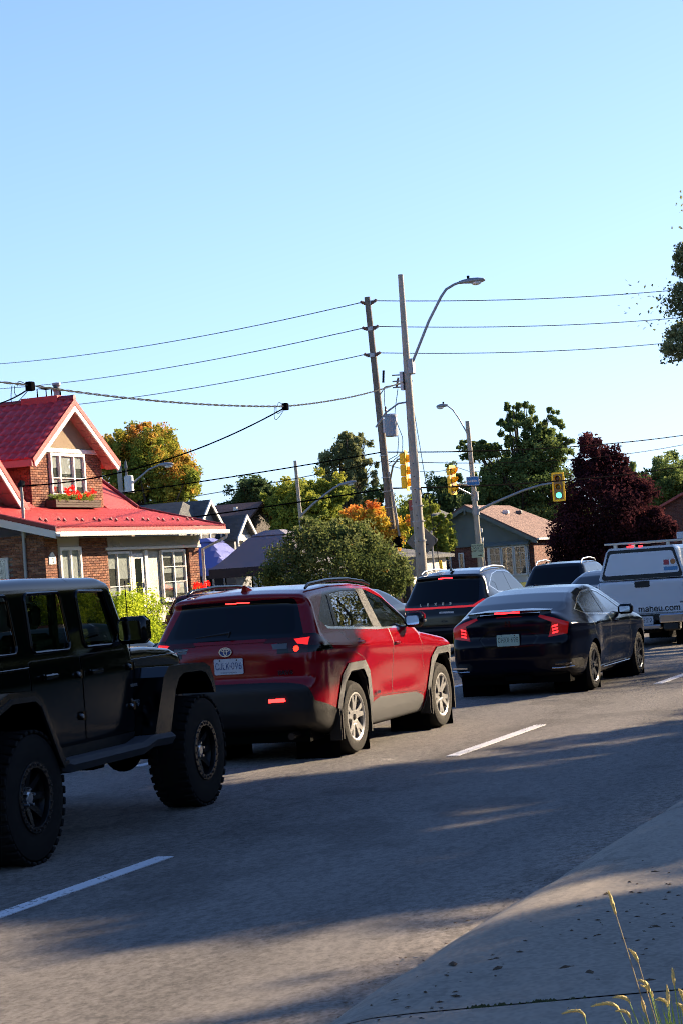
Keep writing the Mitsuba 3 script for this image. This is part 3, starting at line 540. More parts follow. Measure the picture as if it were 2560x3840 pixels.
# ------------------------------------------------------------------ the dark blue saloon
def blue_saloon():
    c = thing('blue_saloon', 'dark navy saloon with a boot spoiler and bracket-shaped red tail lamps', 'car')
    M = pose(-7.72, 26.45, 0, -.0071)
    side = [(-.72, .24), (-.92, .33), (-.965, .50), (-.965, .70), (-.93, .80), (-.935, .95), (-.925, 1.045), (-.88, 1.09), (-.74, 1.105), (-.35, 1.225), (.1, 1.33), (.6, 1.39), (1.1, 1.412), (1.5, 1.40), (1.85, 1.335), (2.35, 1.13), (2.6, 1.015), (3.0, .945),
            (3.35, .83), (3.55, .70), (3.63, .52), (3.60, .28), (3.45, .19), (-.3, .19)]
    Wt = [(.15, .80), (.3, .865), (.5, .895), (.72, .90), (.88, .895), (.97, .865), (1.03, .815), (1.34, .60), (1.42, .53)]
    def W(y, z):
        w = lerp(z, Wt) - .15 * np.clip((-.2 - y) / .75, 0, 2) ** 2 - .22 * np.clip((y - 2.9) / .72, 0, 2) ** 2 - .10 * np.clip((-.1 - y) / .8, 0, 1) * np.clip((z - .95) / .2, 0, 1) - .05 * np.clip((y - 1.2) / .9, 0, 1) * np.clip((z - 1.0) / .3, 0, 1)
        for yc in (0, 2.7): w = w + .025 * np.exp(-((y - yc) / .42) ** 4) * np.exp(-((z - .66) / .28) ** 4)
        return w + .014 * np.exp(-((z - (.90 - .03 * (y + .3))) / .045) ** 2) - .03 * np.exp(-((z - .42) / .13) ** 2) * np.exp(-((y - 1.35) / .75) ** 4)
    B = car_shell(side, W, .028, rnd=.03, k=.08, bow_r=.16, bow_f=.32, crown=.05)
    arch = [arch_poly(0, .32, .365), arch_poly(2.70, .32, .365)]
    for a in arch: B = open_arch(B, a)
    top = lambda cc, n: (n[:, 2] > .3) & (n[:, 1] < .1) & (cc[:, 1] < .5) & (cc[:, 1] > -.95)
    rs, B = cut(B, rounded([(-.70, 1.095), (-.53, 1.335), (.53, 1.335), (.70, 1.095)], .03), (0, 2), top); gl, ed = cut(rs, rounded([(-.66, 1.115), (-.51, 1.318), (.51, 1.318), (.66, 1.115)], .04), (0, 2))
    part(c, 'rear_screen', gl, 'dark_glass', M); part(c, 'screen_edge', ed, 'black_gloss', M)
    ws, B = cut(B, [(-.68, 1.03), (-.52, 1.345), (.52, 1.345), (.68, 1.03)], (0, 2), lambda cc, n: (n[:, 1] > .25) & (cc[:, 1] > 1.4)); part(c, 'windscreen', ws, 'dark_glass', M)
    wins = {'quarter_window': [(-.28, 1.09), (-.07, 1.045), (-.02, 1.165), (-.10, 1.165)], 'rear_door_window': [(-.01, 1.035), (.88, .995), (1.04, 1.305), (.55, 1.285), (.10, 1.195)], 'front_door_window': [(.97, .99), (1.82, .965), (1.92, 1.01), (1.68, 1.17), (1.40, 1.27), (1.12, 1.305)]}
    dlo = Polygon([(-.33, 1.095), (-.06, 1.02), (.9, .975), (1.9, .94), (2.02, .99), (1.74, 1.18), (1.42, 1.295), (1.05, 1.33), (.55, 1.31), (.08, 1.225)])
    for s in (1, -1):
        tr, B = cut(B, dlo, (1, 2), SIDE(s, .25)); inner, edge = cut(tr, dlo.buffer(-.009), (1, 2)); part(c, 'window_trim', edge, 'chrome', M)
        for nm, p in wins.items(): w, inner = cut(inner, p, (1, 2)); part(c, nm, push(w, -.005), 'dark_glass', M)
        part(c, 'door_pillar', inner, 'black_gloss', M)
        fd = Polygon([(1.06, .97), (1.02, .30), (2.10, .30), (2.24, .55), (2.16, .92), (1.95, .93)]); rd = Polygon([(-.02, 1.02), (1.045, .965), (1.0, .30), (.40, .30), (.40, .50), (.30, .62), (.10, .74)])
        for p, hy, hz in ((rd, .28, .885), (fd, 1.32, .86)):
            sk, ln, B = seam(B, p, SIDE(s)); part(c, 'door', sk, 'navy_paint', M); part(c, 'shut_line', ln, 'black_plastic', M); handle(c, M, s, hy, hz, .893, 'navy_paint')
        part(c, 'sill_strip', cbox(s * .875 - .01, s * .875 + .012, .5, 2.1, .265, .275, .003), 'chrome', M)
        mirror_unit(c, M, s, 1.66, 1.0, 'black_gloss', .84, .21, .14, .12)
        for a in arch: part(c, 'wheel_well', well(a, .42, .86, s), 'wheel_well', M)
        for y in (0, 2.70): wheel(c, M, s, y, .323, .215, .218, .896, spokes_y(5, .06, .03, .06, 10 + 22 * (y > 1)), 'dark_alloy')
        X = lambda pts: [(s * a, b) for a, b in pts]; rm = lambda cc, n: (n[:, 1] < -.12) & (cc[:, 1] < -.45)
        wing, B = cut(B, X([(.41, 1.035), (.43, 1.06), (.60, 1.015), (.73, .965), (.785, .94), (.765, .80), (.70, .79), (.53, .765), (.585, .96)]), (0, 2), rm)
        hots = []
        for q in range(3): hq, wing = cut(wing, X([(.585, .915 - .042 * q), (.66, .93 - .042 * q), (.655, .905 - .042 * q), (.58, .89 - .042 * q)]), (0, 2)); hots.append(hq)
        hot = joined(*hots)
        k = part(c, 'tail_lamp', push(wing, .006), 'lamp_red', M, **lit((.016, .0004, .0005))); part(k, 'lit_bars', push(hot, .008), 'lamp_red', M, kind='stuff', **lit((.34, .008, .01)))
        vt, B = cut(B, X([(.52, .43), (.56, .475), (.86, .465), (.90, .34), (.58, .34)]), (0, 2), rm); k = part(c, 'bumper_vent', vt, 'black_plastic', M)
        part(k, 'trim_bar', tube([(s * .56, -.955, .365), (s * .70, -.93, .365), (s * .83, -.83, .375)], .008, 6), 'chrome', M)
        part(c, 'bumper_lamp', prism(rounded(X([(.60, .40), (.80, .405), (.80, .425), (.60, .42)]), .004), -.955 + .03, -.87, 'xz'), 'chrome', M)
    rec = rounded([(-.27, .885), (-.41, .78), (-.32, .655), (.32, .655), (.41, .78), (.27, .885)], .02)
    rc, B = cut(B, rec, (0, 2), lambda cc, n: (n[:, 1] < -.2) & (cc[:, 1] < -.5)); inn, lip = cut(rc, rec.buffer(-.018), (0, 2)); inn = {'p': inn['p'] + np.array([0, .018, 0]), 'n': inn['n']}
    part(c, 'plate_recess', inn, 'navy_paint', M); part(c, 'recess_edge', {'p': lip['p'] + np.array([0, .012, 0]), 'n': lip['n']}, 'black_gloss', M)
    low, B = cut(B, [(-1.2, .1), (-1.2, .335), (-.86, .31), (-.36, .24), (-.36, .1)], (1, 2), lambda cc, n: cc[:, 1] < -.3); part(c, 'lower_bumper', low, 'black_plastic', M)
    sl, B = cut(B, [(-.93, .96), (-.93, 1.0), (-.6, 1.0), (-.6, .96)], (1, 2), lambda cc, n: (cc[:, 1] < -2)); part(c, 'body', B, 'navy_paint', M)
    wingpts = [(x, y, z) for x in (-.56, .56) for y, z in ((-.84, 1.115), (-.70, 1.125), (-.84, 1.10))] + [(x, y, z) for x in (-.3, .3) for y, z in ((-.93, 1.13), (-.74, 1.15), (-.93, 1.10), (-.75, 1.12))]
    k = part(c, 'boot_spoiler', hull(wingpts), 'black_gloss', M, smooth=25)
    for s in (1, -1): part(k, 'spoiler_foot', hull([(s * .42, -.90, 1.06), (s * .55, -.84, 1.06), (s * .42, -.72, 1.06), (s * .55, -.72, 1.06), (s * .44, -.88, 1.12), (s * .55, -.83, 1.12), (s * .44, -.74, 1.12), (s * .54, -.74, 1.12)]), 'black_gloss', M)
    part(k, 'brake_lamp', prism([(-.17, 1.098), (.17, 1.098), (.17, 1.122), (-.17, 1.122)], -.942, -.92, 'xz'), 'lamp_red', M, **lit((.7, .012, .016)))
    plate(c, M, (0, -.965, .755), 'CHVX·698', 'plate_green', 'ink_green', tilt=-6)
    hb = unary_union([Polygon([(-.04, -.04), (-.028, .04), (-.016, .04), (-.022, -.04)]), Polygon([(.04, -.04), (.028, .04), (.016, .04), (.022, -.04)]), sbox(-.025, -.008, .025, .008)])
    part(c, 'boot_badge', moved(prism(hb, -.01, 0, 'xz'), (0, -.937, .965)), 'black_gloss', M)
    part(c, 'underbody', box(-.74, .74, -.75, 3.3, .17, .30), 'wheel_well', M); part(c, 'silencer', cbox(-.12, .25, -.86, -.55, .19, .30, .03), 'wheel_well', M)
blue_saloon()

# ------------------------------------------------------------------ the dark SUV with the full-width lamp
def navy_suv():
    c = thing('navy_suv', 'navy SUV with black rear screen above a thin red lamp bar, next to the saloon', 'car')
    M = pose(-12.80, 39.06, 0, 0)
    side = [(-.75, .30), (-1.0, .40), (-1.055, .58), (-1.05, .80), (-1.0, .95), (-.985, 1.04), (-.58, 1.515), (-.70, 1.555), (-.62, 1.595), (-.2, 1.66), (.4, 1.70), (.9, 1.695), (1.35, 1.64), (1.9, 1.39), (2.4, 1.13), (3.0, 1.05), (3.5, .93), (3.75, .72), (3.78, .40), (3.55, .24), (-.4, .24)]
    Wt = [(.2, .84), (.4, .90), (.6, .935), (.85, .95), (1.0, .94), (1.10, .90), (1.17, .86), (1.58, .69), (1.7, .60)]
    def W(y, z):
        w = lerp(z, Wt) - .17 * np.clip((-.3 - y) / .75, 0, 2) ** 2 - .25 * np.clip((y - 2.9) / .85, 0, 2) ** 2
        return w + .02 * np.exp(-((z - 1.05) / .05) ** 2) * np.clip((.9 - y) / .8, 0, 1)
    B = car_shell(side, W, .032, rnd=.03, k=.08, bow_r=.16, bow_f=.3, crown=.05)
    arch = [arch_poly(0, .37, .42), arch_poly(2.85, .37, .42)]
    for a in arch: B = open_arch(B, a)
    rm = lambda cc, n: (n[:, 1] < -.2) & (cc[:, 1] < -.3)
    gl, B = cut(B, rounded([(-.81, 1.03), (-.64, 1.53), (.64, 1.53), (.70, 1.08), (.70, 1.03)], .05), (0, 2), rm); part(c, 'rear_screen', gl, 'dark_glass', M)
    bar, B = cut(B, [(-.92, .935), (-.92, .985), (-.6, .975), (.6, .975), (.78, 1.08), (.92, 1.05), (.92, .935)], (0, 2), rm); part(c, 'lamp_bar', push(bar, .006), 'lamp_red', M, **lit((.06, .002, .0025)))
    dk, B = cut(B, [(-1.2, .60), (-1.2, .935), (-.75, .935), (-.7, .60)], (1, 2), lambda cc, n: (n[:, 1] < -.3) & (cc[:, 1] < -.7)); part(c, 'tailgate', dk, 'black_gloss', M)
    lo, B = cut(B, [(-1.2, .1), (-1.2, .46), (-.5, .44), (-.5, .1)], (1, 2), lambda cc, n: cc[:, 1] < -.4); part(c, 'rear_bumper', lo, 'black_plastic', M)
    part(c, 'bumper_trim', prism(rounded([(-.62, .50), (.62, .50), (.66, .55), (-.66, .55)], .01), -1.075, -1.02, 'xz'), 'rail_grey', M)
    dlo = Polygon([(-.42, 1.33), (.0, 1.19), (1.95, 1.115), (2.05, 1.16), (1.50, 1.52), (1.0, 1.605), (.5, 1.605), (.1, 1.555)])
    wins = {'quarter_window': [(-.30, 1.33), (.02, 1.21), (.05, 1.36), (-.12, 1.42)], 'rear_door_window': [(.06, 1.205), (.92, 1.165), (.90, 1.59), (.5, 1.585), (.12, 1.52)], 'front_door_window': [(1.0, 1.16), (1.92, 1.13), (1.97, 1.17), (1.48, 1.50), (.98, 1.585)]}
    for s in (1, -1):
        tr, B = cut(B, dlo, (1, 2), SIDE(s, .25)); inner, edge = cut(tr, dlo.buffer(-.009), (1, 2)); part(c, 'window_trim', edge, 'chrome', M)
        for nm, p in wins.items(): w, inner = cut(inner, p, (1, 2)); part(c, nm, push(w, -.005), 'dark_glass', M)
        part(c, 'door_pillar', inner, 'black_gloss', M)
        part(c, 'roof_rail', tube([(s * .62, -.38, 1.625), (s * .62, -.2, 1.68), (s * .61, .5, 1.715), (s * .62, 1.1, 1.69), (s * .63, 1.25, 1.655)], [.012, .02, .02, .02, .012], 8), 'alloy', M, smooth=50)
        for a in arch: part(c, 'wheel_well', well(a, .42, .88, s), 'wheel_well', M)
        for y in (0, 2.85): wheel(c, M, s, y, .37, .235, .25, .93, spokes_y(5, .07, .04, .06, 10), 'dark_alloy')
        mirror_unit(c, M, s, 1.78, 1.19, 'navy_paint', .90, .2, .15, .12)
    ws, B = cut(B, [(-.74, 1.15), (-.6, 1.6), (.6, 1.6), (.74, 1.15)], (0, 2), lambda cc, n: (n[:, 1] > .3) & (cc[:, 1] > 1.2)); part(c, 'windscreen', ws, 'dark_glass', M)
    part(c, 'body', B, 'slate_paint', M)
    part(c, 'high_brake_lamp', prism([(-.19, 1.515), (.11, 1.515), (.11, 1.545), (-.19, 1.545)], -.635, -.58, 'xz'), 'lamp_red', M, **lit((.8, .014, .02)))
    fin(c, M, -.25, 1.66, 'black_gloss')
    plate(c, M, (.07, -1.03, .80), 'CRYW·246', 'plate_white', 'ink_blue')
    part(c, 'maker_badge', cat([lettering(ch, .05, (-.46 + i * .155, -1.005, 1.005), (1, 0, 0), (0, 0, 1), .012) for i, ch in enumerate('LEXUS')]), 'alloy', M, kind='stuff')
    part(c, 'model_badge', lettering('RX350h', .055, (.60, -1.03, .70), (1, .1, 0), (0, 0, 1), .012), 'alloy', M); part(c, 'dealer_badge', lettering('HEINS', .035, (.02, -1.05, .665), (1, 0, 0), (0, 0, 1), .01), 'rail_grey', M)
    part(c, 'underbody', box(-.72, .72, -.75, 3.3, .22, .36), 'wheel_well', M)
navy_suv()

# ------------------------------------------------------------------ the white pickup with a canopy on its bed
def pickup():
    c = thing('white_pickup', 'white pickup with a bed canopy, aluminium rack and black lettering on its tailgate', 'pickup truck')
    M = pose(-8.58, 38.3, 0, 0)
    side = [(-1.13, .60), (-1.15, .66), (-1.15, 1.24), (-1.12, 1.262), (1.10, 1.275), (1.14, 1.70), (1.24, 1.765), (1.9, 1.765), (2.1, 1.72), (2.62, 1.28), (3.7, 1.15), (3.92, 1.05), (3.98, .60), (3.85, .45), (-.9, .48)]
    def W(y, z): return lerp(z, [(.4, .82), (.6, .86), (.95, .89), (1.2, .875), (1.3, .83), (1.7, .68), (1.8, .6)]) - .12 * np.clip((y - 3.2) / .8, 0, 1) ** 2 + .015 * np.exp(-(y / .45) ** 4) * np.exp(-((z - .75) / .25) ** 4)
    B = car_shell(side, W, .034, rnd=.02, k=.06, bow_r=.03, bow_f=.2, crown=.02, pw=5)
    arch = [arch_poly(0, .36, .42), arch_poly(3.2, .36, .42)]
    for a in arch: B = open_arch(B, a)
    gate = rounded([(-.81, .635), (.81, .635), (.81, 1.245), (-.81, 1.245)], .02)
    g, B = cut(B, gate.buffer(.01, join_style=2), (0, 2), lambda cc, n: (n[:, 1] < -.4) & (cc[:, 1] < -1)); g, ln = cut(g, gate, (0, 2)); k = part(c, 'tailgate', push(g, .004), 'white_paint', M); part(c, 'shut_line', ln, 'black_plastic', M)
    part(k, 'handle_recess', prism(rounded([(-.14, 1.12), (.14, 1.12), (.14, 1.255 - .0), (-.14, 1.255 - .0)], .025).intersection(sbox(-1, 1.0, 1, 1.238)), -1.166, -1.14, 'xz'), 'black_plastic', M)
    part(k, 'lettering', lettering('maheu.com', .105, (.29, -1.157, .665), (1, 0, 0), (0, 0, 1), .004), 'ink_black', M); part(k, 'model_badge', lettering('SPORT', .025, (.74, -1.157, .80), (1, 0, 0), (0, 0, 1), .004), 'rail_grey', M)
    for s in (1, -1):
        lm, B = cut(B, [(s * .825, .72), (s * .95, .72), (s * .95, 1.12), (s * .825, 1.12)], (0, 2), lambda cc, n: (n[:, 1] < -.2) & (cc[:, 1] < -1)); part(c, 'tail_lamp', push(lm, .006), 'lamp_red', M)
        w, B = cut(B, [(1.24, 1.31), (2.32, 1.29), (2.02, 1.68), (1.28, 1.70)], (1, 2), SIDE(s)); part(c, 'cab_window', w, 'dark_glass', M)
        for a in arch: part(c, 'wheel_well', well(a, .42, .84, s), 'wheel_well', M)
        for y in (0, 3.2): wheel(c, M, s, y, .36, .235, .21, .86, spokes_y(5, .08, .05, .05, 0), 'alloy')
        mirror_unit(c, M, s, 2.25, 1.36, 'black_plastic', .84, .2, .2, .1)
    ws, B = cut(B, [(-.72, 1.30), (-.6, 1.70), (.6, 1.70), (.72, 1.30)], (0, 2), lambda cc, n: (n[:, 1] > .3) & (cc[:, 1] > 1.8)); part(c, 'windscreen', ws, 'dark_glass', M)
    part(c, 'body', B, 'white_paint', M)
    cs = rounded([(-.83, 1.277), (-.80, 1.36), (-.665, 1.80), (-.60, 1.875), (.60, 1.875), (.665, 1.80), (.80, 1.36), (.83, 1.277)], .03)
    cv = prism(cs, -1.12, 1.06, 'xz'); v = np.array(cv.vertices); v[:, 1] += np.where(v[:, 1] < 0, (v[:, 2] - 1.28) * .12, 0); k = part(c, 'bed_canopy', trimesh.Trimesh(v, cv.faces, process=False), 'white_paint', M, smooth=25)
    yb = lambda z: -1.12 + (z - 1.28) * .12
    def panel(p, off, mt, nm, par):
        m = prism(p, 0, .012, 'xz'); v = np.array(m.vertices); v[:, 1] += yb(v[:, 2]) - off; return part(par, nm, trimesh.Trimesh(v, m.faces, process=False), mt, M)
    fr = rounded([(-.775, 1.285), (-.62, 1.835), (.62, 1.835), (.775, 1.285)], .05); gw = rounded([(-.725, 1.365), (-.585, 1.775), (.585, 1.775), (.725, 1.365)], .05)
    fk = panel(fr.difference(gw), .014, 'black_plastic', 'window_surround', k); panel(gw, .010, 'white_paint', 'window_panel', k)
    for p, mt, nm in ((sbox(.42, 1.51, .52, 1.605), 'sticker_red', 'red_sticker'), (Point(.595, 1.565).buffer(.05), 'sticker_orange', 'round_sticker'), (sbox(.42, 1.405, .68, 1.475), 'sticker_blue', 'blue_sticker')): panel(p, .014, mt, nm, k)
    for i, x in enumerate((-.2, -.0)): part(k, 'brake_lamp', cbox(x - .06 + .02 * i, x + .06 - .03 * i, -1.06, -1.0, 1.868, 1.905, .006), 'lamp_red', M, **lit((.55, .012, .016)))
    for y in (-.95, .5):
        r = part(c, 'roof_rack', cat([cbox(-.70, .92, y - .05, y + .05, 1.935, 1.975, .006)] + [box(x - .03, x + .03, y - .03, y + .03, 1.868, 1.936) for x in (-.5, .5)]), 'alloy', M)
    part(c, 'rack_box', cbox(.66, .83, -.9, -.4, 1.975, 2.10, .01), 'white_paint', M)
    bp = part(c, 'rear_bumper', cat([cbox(-.86, -.17, -1.36, -1.16, .45, .61, .02), cbox(.32, .86, -1.36, -1.16, .45, .61, .02), cbox(-.18, .33, -1.30, -1.16, .34, .42, .015)]), 'chrome', M, smooth=30)
    part(c, 'bumper_step', box(-.85, .85, -1.28, -1.12, .50, .61), 'black_plastic', M)
    pk = part(c, 'number_plate', prism(rounded([(-.11, .43), (.195, .43), (.195, .582), (-.11, .582)], .01), -1.315, -1.305, 'xz'), 'plate_white', M); part(pk, 'lettering', lettering('85221', .075, (.085, -1.315, .47), (1, 0, 0), (0, 0, 1), .003, False), 'ink_black', M)
    part(c, 'tow_bar', cbox(.38, .68, -1.34, -1.1, .30, .46, .03), 'black_plastic', M); part(c, 'underbody', box(-.70, .70, -1.0, 3.7, .34, .56), 'wheel_well', M); part(c, 'spare_wheel', moved(lathe([(0, -.1), (.3, -.1), (.34, 0), (.3, .1), (0, .1)], 24, 'z'), (-.1, -.75, .36)), 'rubber', M)
pickup()

# ------------------------------------------------------------------ the other cars, of which little shows
def plain_car(name, label, M, kind, paint, rails=None, tag=None, glass='dark_glass', h=.045):
    c = thing(name, label, 'car')
    if kind == 'suv':
        side = [(-.72, .28), (-.92, .40), (-.95, .75), (-.90, 1.02), (-.85, 1.15), (-.50, 1.55), (-.42, 1.62), (.3, 1.665), (1.0, 1.66), (1.4, 1.60), (2.2, 1.14), (2.9, 1.05), (3.4, .92), (3.56, .65), (3.5, .3), (2.9, .22), (-.4, .22)]
        Wt = [(.2, .84), (.5, .90), (.9, .915), (1.05, .89), (1.15, .85), (1.55, .68), (1.68, .6)]; wb, R, bz, tz = 2.65, .35, 1.15, 1.56
        wins = {'quarter_window': [(-.42, 1.30), (-.05, 1.20), (-.05, 1.52), (-.2, 1.50)], 'rear_door_window': [(.0, 1.20), (.85, 1.17), (.83, 1.55), (.05, 1.54)], 'front_door_window': [(.93, 1.165), (1.85, 1.13), (1.40, 1.47), (.92, 1.55)]}
        scr = [(-.68, 1.13), (-.58, 1.53), (.58, 1.53), (.68, 1.13)]; lampz = (.85, 1.12)
    else:
        side = [(-.80, .24), (-.98, .40), (-1.0, .70), (-.98, .95), (-.90, 1.04), (-.45, 1.07), (.05, 1.29), (.5, 1.40), (1.0, 1.43), (1.4, 1.40), (1.75, 1.32), (2.4, 1.02), (3.0, .94), (3.45, .80), (3.60, .55), (3.5, .24), (2.9, .19), (-.4, .19)]
        Wt = [(.15, .80), (.4, .87), (.75, .89), (.93, .87), (1.0, .83), (1.35, .62), (1.43, .55)]; wb, R, bz, tz = 2.7, .325, 1.0, 1.33
        wins = {'rear_door_window': [(-.05, 1.03), (.85, 1.0), (.95, 1.32), (.6, 1.32), (.15, 1.20)], 'front_door_window': [(.93, 1.0), (1.85, .97), (1.95, 1.02), (1.5, 1.25), (1.03, 1.32)]}
        scr = [(-.64, 1.06), (-.50, 1.345), (.50, 1.345), (.64, 1.06)]; lampz = (.74, .98)
    def W(y, z): return lerp(z, Wt) - .12 * np.clip((-.3 - y) / .7, 0, 2) ** 2 - .22 * np.clip((y - 2.8) / .8, 0, 2) ** 2
    B = car_shell(side, W, h, rnd=.03, k=.09, bow_r=.13, bow_f=.28, crown=.045)
    arch = [arch_poly(0, R, R + .05), arch_poly(wb, R, R + .05)]
    for a in arch: B = open_arch(B, a)
    for s in (1, -1):
        for nm, p in wins.items(): w, B = cut(B, p, (1, 2), SIDE(s, .2)); part(c, nm, w, glass, M)
        for a in arch: part(c, 'wheel_well', well(a, .42, .85, s), 'wheel_well', M)
        for y in (0, wb): wheel(c, M, s, y, R, .215, .215, .89, spokes_y(5, .07, .04, .05, 0), 'alloy')
        mirror_unit(c, M, s, 1.68, bz + .06, paint, .84, .2, .14, .12)
        lm, B = cut(B, [(s * .5, lampz[0]), (s * .95, lampz[0]), (s * .95, lampz[1]), (s * .55, lampz[1])], (0, 2), lambda cc, n: (n[:, 1] < -.15) & (cc[:, 1] < -.4)); part(c, 'tail_lamp', push(lm, .005), 'lamp_red', M)
        hl, B = cut(B, [(s * .45, .66), (s * .9, .70), (s * .9, .86), (s * .5, .82)], (0, 2), lambda cc, n: (n[:, 1] > .3) & (cc[:, 1] > 2.8)); part(c, 'headlight', push(hl, .005), 'lamp_clear', M)
        if rails: part(c, 'roof_rail', tube([(s * .60, -.35, 1.60), (s * .60, -.2, 1.70), (s * .59, .5, 1.735), (s * .60, 1.0, 1.70), (s * .61, 1.15, 1.63)], [.014, .022, .022, .022, .014], 8), rails, M, smooth=50)
    rs, B = cut(B, scr, (0, 2), lambda cc, n: (n[:, 1] < -.1) & (cc[:, 1] < .7) & (cc[:, 1] > -.92)); part(c, 'rear_screen', rs, glass, M)
    ws, B = cut(B, [(x * 1.04, z) for x, z in scr], (0, 2), lambda cc, n: (n[:, 1] > .25) & (cc[:, 1] > 1.0)); part(c, 'windscreen', ws, glass, M)
    part(c, 'body', B, paint, M)
    part(c, 'underbody', box(-.7, .7, -.7, 3.2, .2, .34), 'wheel_well', M)
    part(c, 'number_plate', prism(rounded([(-.15, .60), (.15, .60), (.15, .75), (-.15, .75)], .01), -1.02 if kind != 'suv' else -.97, -.93 if kind != 'suv' else -.88, 'xz'), 'plate_white', M)
    return c, M
plain_car('grey_suv', 'dark grey SUV with silver roof rails ahead of the navy SUV', pose(-13.9, 51.2, 0, 0), 'suv', 'grey_paint', 'alloy')
c, Mx = plain_car('pale_blue_saloon', 'pale blue saloon with a short roof aerial, just left of the white pickup', pose(-11.75, 46.8, 0, 0), 'saloon', 'pale_blue_paint'); part(c, 'aerial_fin', cat([tube([(.32, .55, 1.40), (.32, .50, 1.50)], .012, 6), cbox(.29, .35, .5, .62, 1.385, 1.41, .005)]), 'black_plastic', Mx)
plain_car('maroon_suv', 'maroon SUV half hidden between the hedge and the red SUV', pose(-22.3, 47.2, .0, 0) @ np.diag([.92, .92, .92, 1.]), 'suv', 'maroon_paint')
plain_car('steel_blue_saloon', 'steel blue saloon almost hidden behind the black off-road car', pose(-11.5, 19.4, 0, 0), 'saloon', 'steel_blue_paint')
plain_car('charcoal_saloon', 'charcoal saloon glimpsed between the red SUV and the navy SUV', pose(-15.6, 41.0, 0, math.pi), 'saloon', 'grey_paint')
# ------------------------------------------------------------------ the ground, the road and its markings
nz, fb, mx = mikit.noise, mikit.fbm, mikit.mix
def asphalt(p, n, uv):
    g = mikit.noise(p.x * 85, p.y * 60, 0) * .5 + mikit.noise(p.x * 34, p.y * 20, 3) * .5
    big = mikit.fbm(p.x * .9, p.y * .35, 1.7, 3); lane = mikit.fbm(p.x * 2.2, p.y * .12, 5.1, 2)
    v = .092 + (g - .5) * .095 + (big - .5) * .045 + (lane - .5) * .035
    crack = mikit.smoothstep(.012, .0, dr.abs(mikit.fbm(p.x * .55, p.y * .3, 9.3, 4) - .47)) * mikit.smoothstep(.45, .6, mikit.fbm(p.x * .2, p.y * .2, 4.4, 2))
    oil = mikit.smoothstep(.60, .72, mikit.fbm(p.x * 1.3, p.y * .9, 21.0, 3)) * .25
    v = v * (1 - .45 * crack) * (1 - oil)
    edge = mikit.smoothstep(-3.75, -3.2, p.x + (mikit.fbm(p.x * 3, p.y * 1.5, 8.8, 3) - .5) * .5)      # grit swept against the kerb
    v = v + edge * (.02 + (g - .5) * .05)
    return mi.Color3f(v * (1.10 + .05 * edge), v * 1.0, v * (.90 - .05 * edge))
def worn_white(p, n, uv):
    g = mikit.noise(p.x * 60, p.y * 40, 5) * .55 + mikit.fbm(p.x * 6, p.y * 4, 3.3, 3) * .45; w = mikit.smoothstep(.62, .70, g)
    d = mikit.fbm(p.x * 2, p.y * 1.5, 1.1, 2) * .14
    return mx((.42, .43, .45), (.11, .11, .108), w * .8 + d)
def concrete(p, n, uv):
    big = mikit.fbm(p.x * .8, p.y * .8, 2.2, 4); fine = mikit.noise(p.x * 60, p.y * 45, 0); st = mikit.smoothstep(.55, .75, mikit.fbm(p.x * 2.1, p.y * 2.1, 7.7, 4))
    drt = mikit.smoothstep(.62, .70, mikit.noise(p.x * 16, p.y * 9, 2)) * mikit.smoothstep(.45, .65, mikit.fbm(p.x * 1.1, p.y * .8, 6.6, 2))
    v = (.165 + (big - .5) * .08 + (fine - .5) * .05 - st * .045) * (1 - .14 * drt)
    return mi.Color3f(v * 1.16, v * 1.01, v * .82)
def lawn(p, n, uv):
    a = mikit.fbm(p.x * .5, p.y * .5, 0, 3); b = mikit.noise(p.x * 14, p.y * 14, 1)
    return mx((.035, .06, .012), (.10, .10, .03), dr.clip(a * .8 + (b - .5) * .5, 0, 1))
def wood(p, n, uv):
    g = mikit.fbm(p.x * 18, p.y * 18, p.z * 1.2, 3); return mx((.085, .074, .064), (.21, .185, .16), g)
def cast(p, n, uv):
    g = mikit.fbm(p.x * 5, p.y * 5, p.z * 1.5, 4); return mx((.23, .21, .18), (.37, .345, .30), g)
def shingle(c0, c1):
    def fn(p, n, uv):
        r = dr.floor(p.z * 11); q = mikit.cell_rand(dr.floor((p.x + p.y) * 3.3 + r * .37), r); return mx(c0, c1, dr.clip(q * .7 + mikit.fbm(p.x * .6, p.y * .6, p.z, 2) * .4, 0, 1))
    return fn
def stucco(p, n, uv):
    return mx((.15, .108, .066), (.21, .155, .10), mikit.fbm(p.x * 3, p.y * 3, p.z * 3, 4))
def tealboard(p, n, uv):
    return mx((.085, .105, .097), (.13, .15, .138), mikit.fbm(p.x * 2, p.y * 2, p.z * .8, 4))
def redroof(p, n, uv):
    return mx((.29, .026, .027), (.36, .038, .040), mikit.fbm(p.x * 4, p.y * 4, p.z * 4, 3))
def farbrick(p, n, uv):
    r = dr.floor(p.z / .07); u = (p.x + p.y) / .22 + .5 * (r - 2 * dr.floor(r / 2)); fz = p.z / .07 - r; fu = u - dr.floor(u)
    m = dr.select((fz < .14) | (fu < .05), 1.0, 0.0); q = mikit.cell_rand(dr.floor(u), r)
    return mx(mx((.07, .02, .014), (.13, .042, .027), q), (.13, .11, .095), m * .8)
def bark(p, n, uv):
    return mx((.035, .028, .022), (.10, .08, .062), mikit.fbm(p.x * 9, p.y * 9, p.z * 2, 3))
mat('asphalt', mikit.proc(asphalt), .85, spec=.3); mat('concrete', mikit.proc(concrete), .85, spec=.3); mat('lawn_ground', mikit.proc(lawn), .95, spec=.1)
mat('weathered_wood', mikit.proc(wood), .85, spec=.2); mat('cast_concrete', mikit.proc(cast), .85, spec=.25); mat('stucco', mikit.proc(stucco), .9); mat('teal_board', mikit.proc(tealboard), .8)
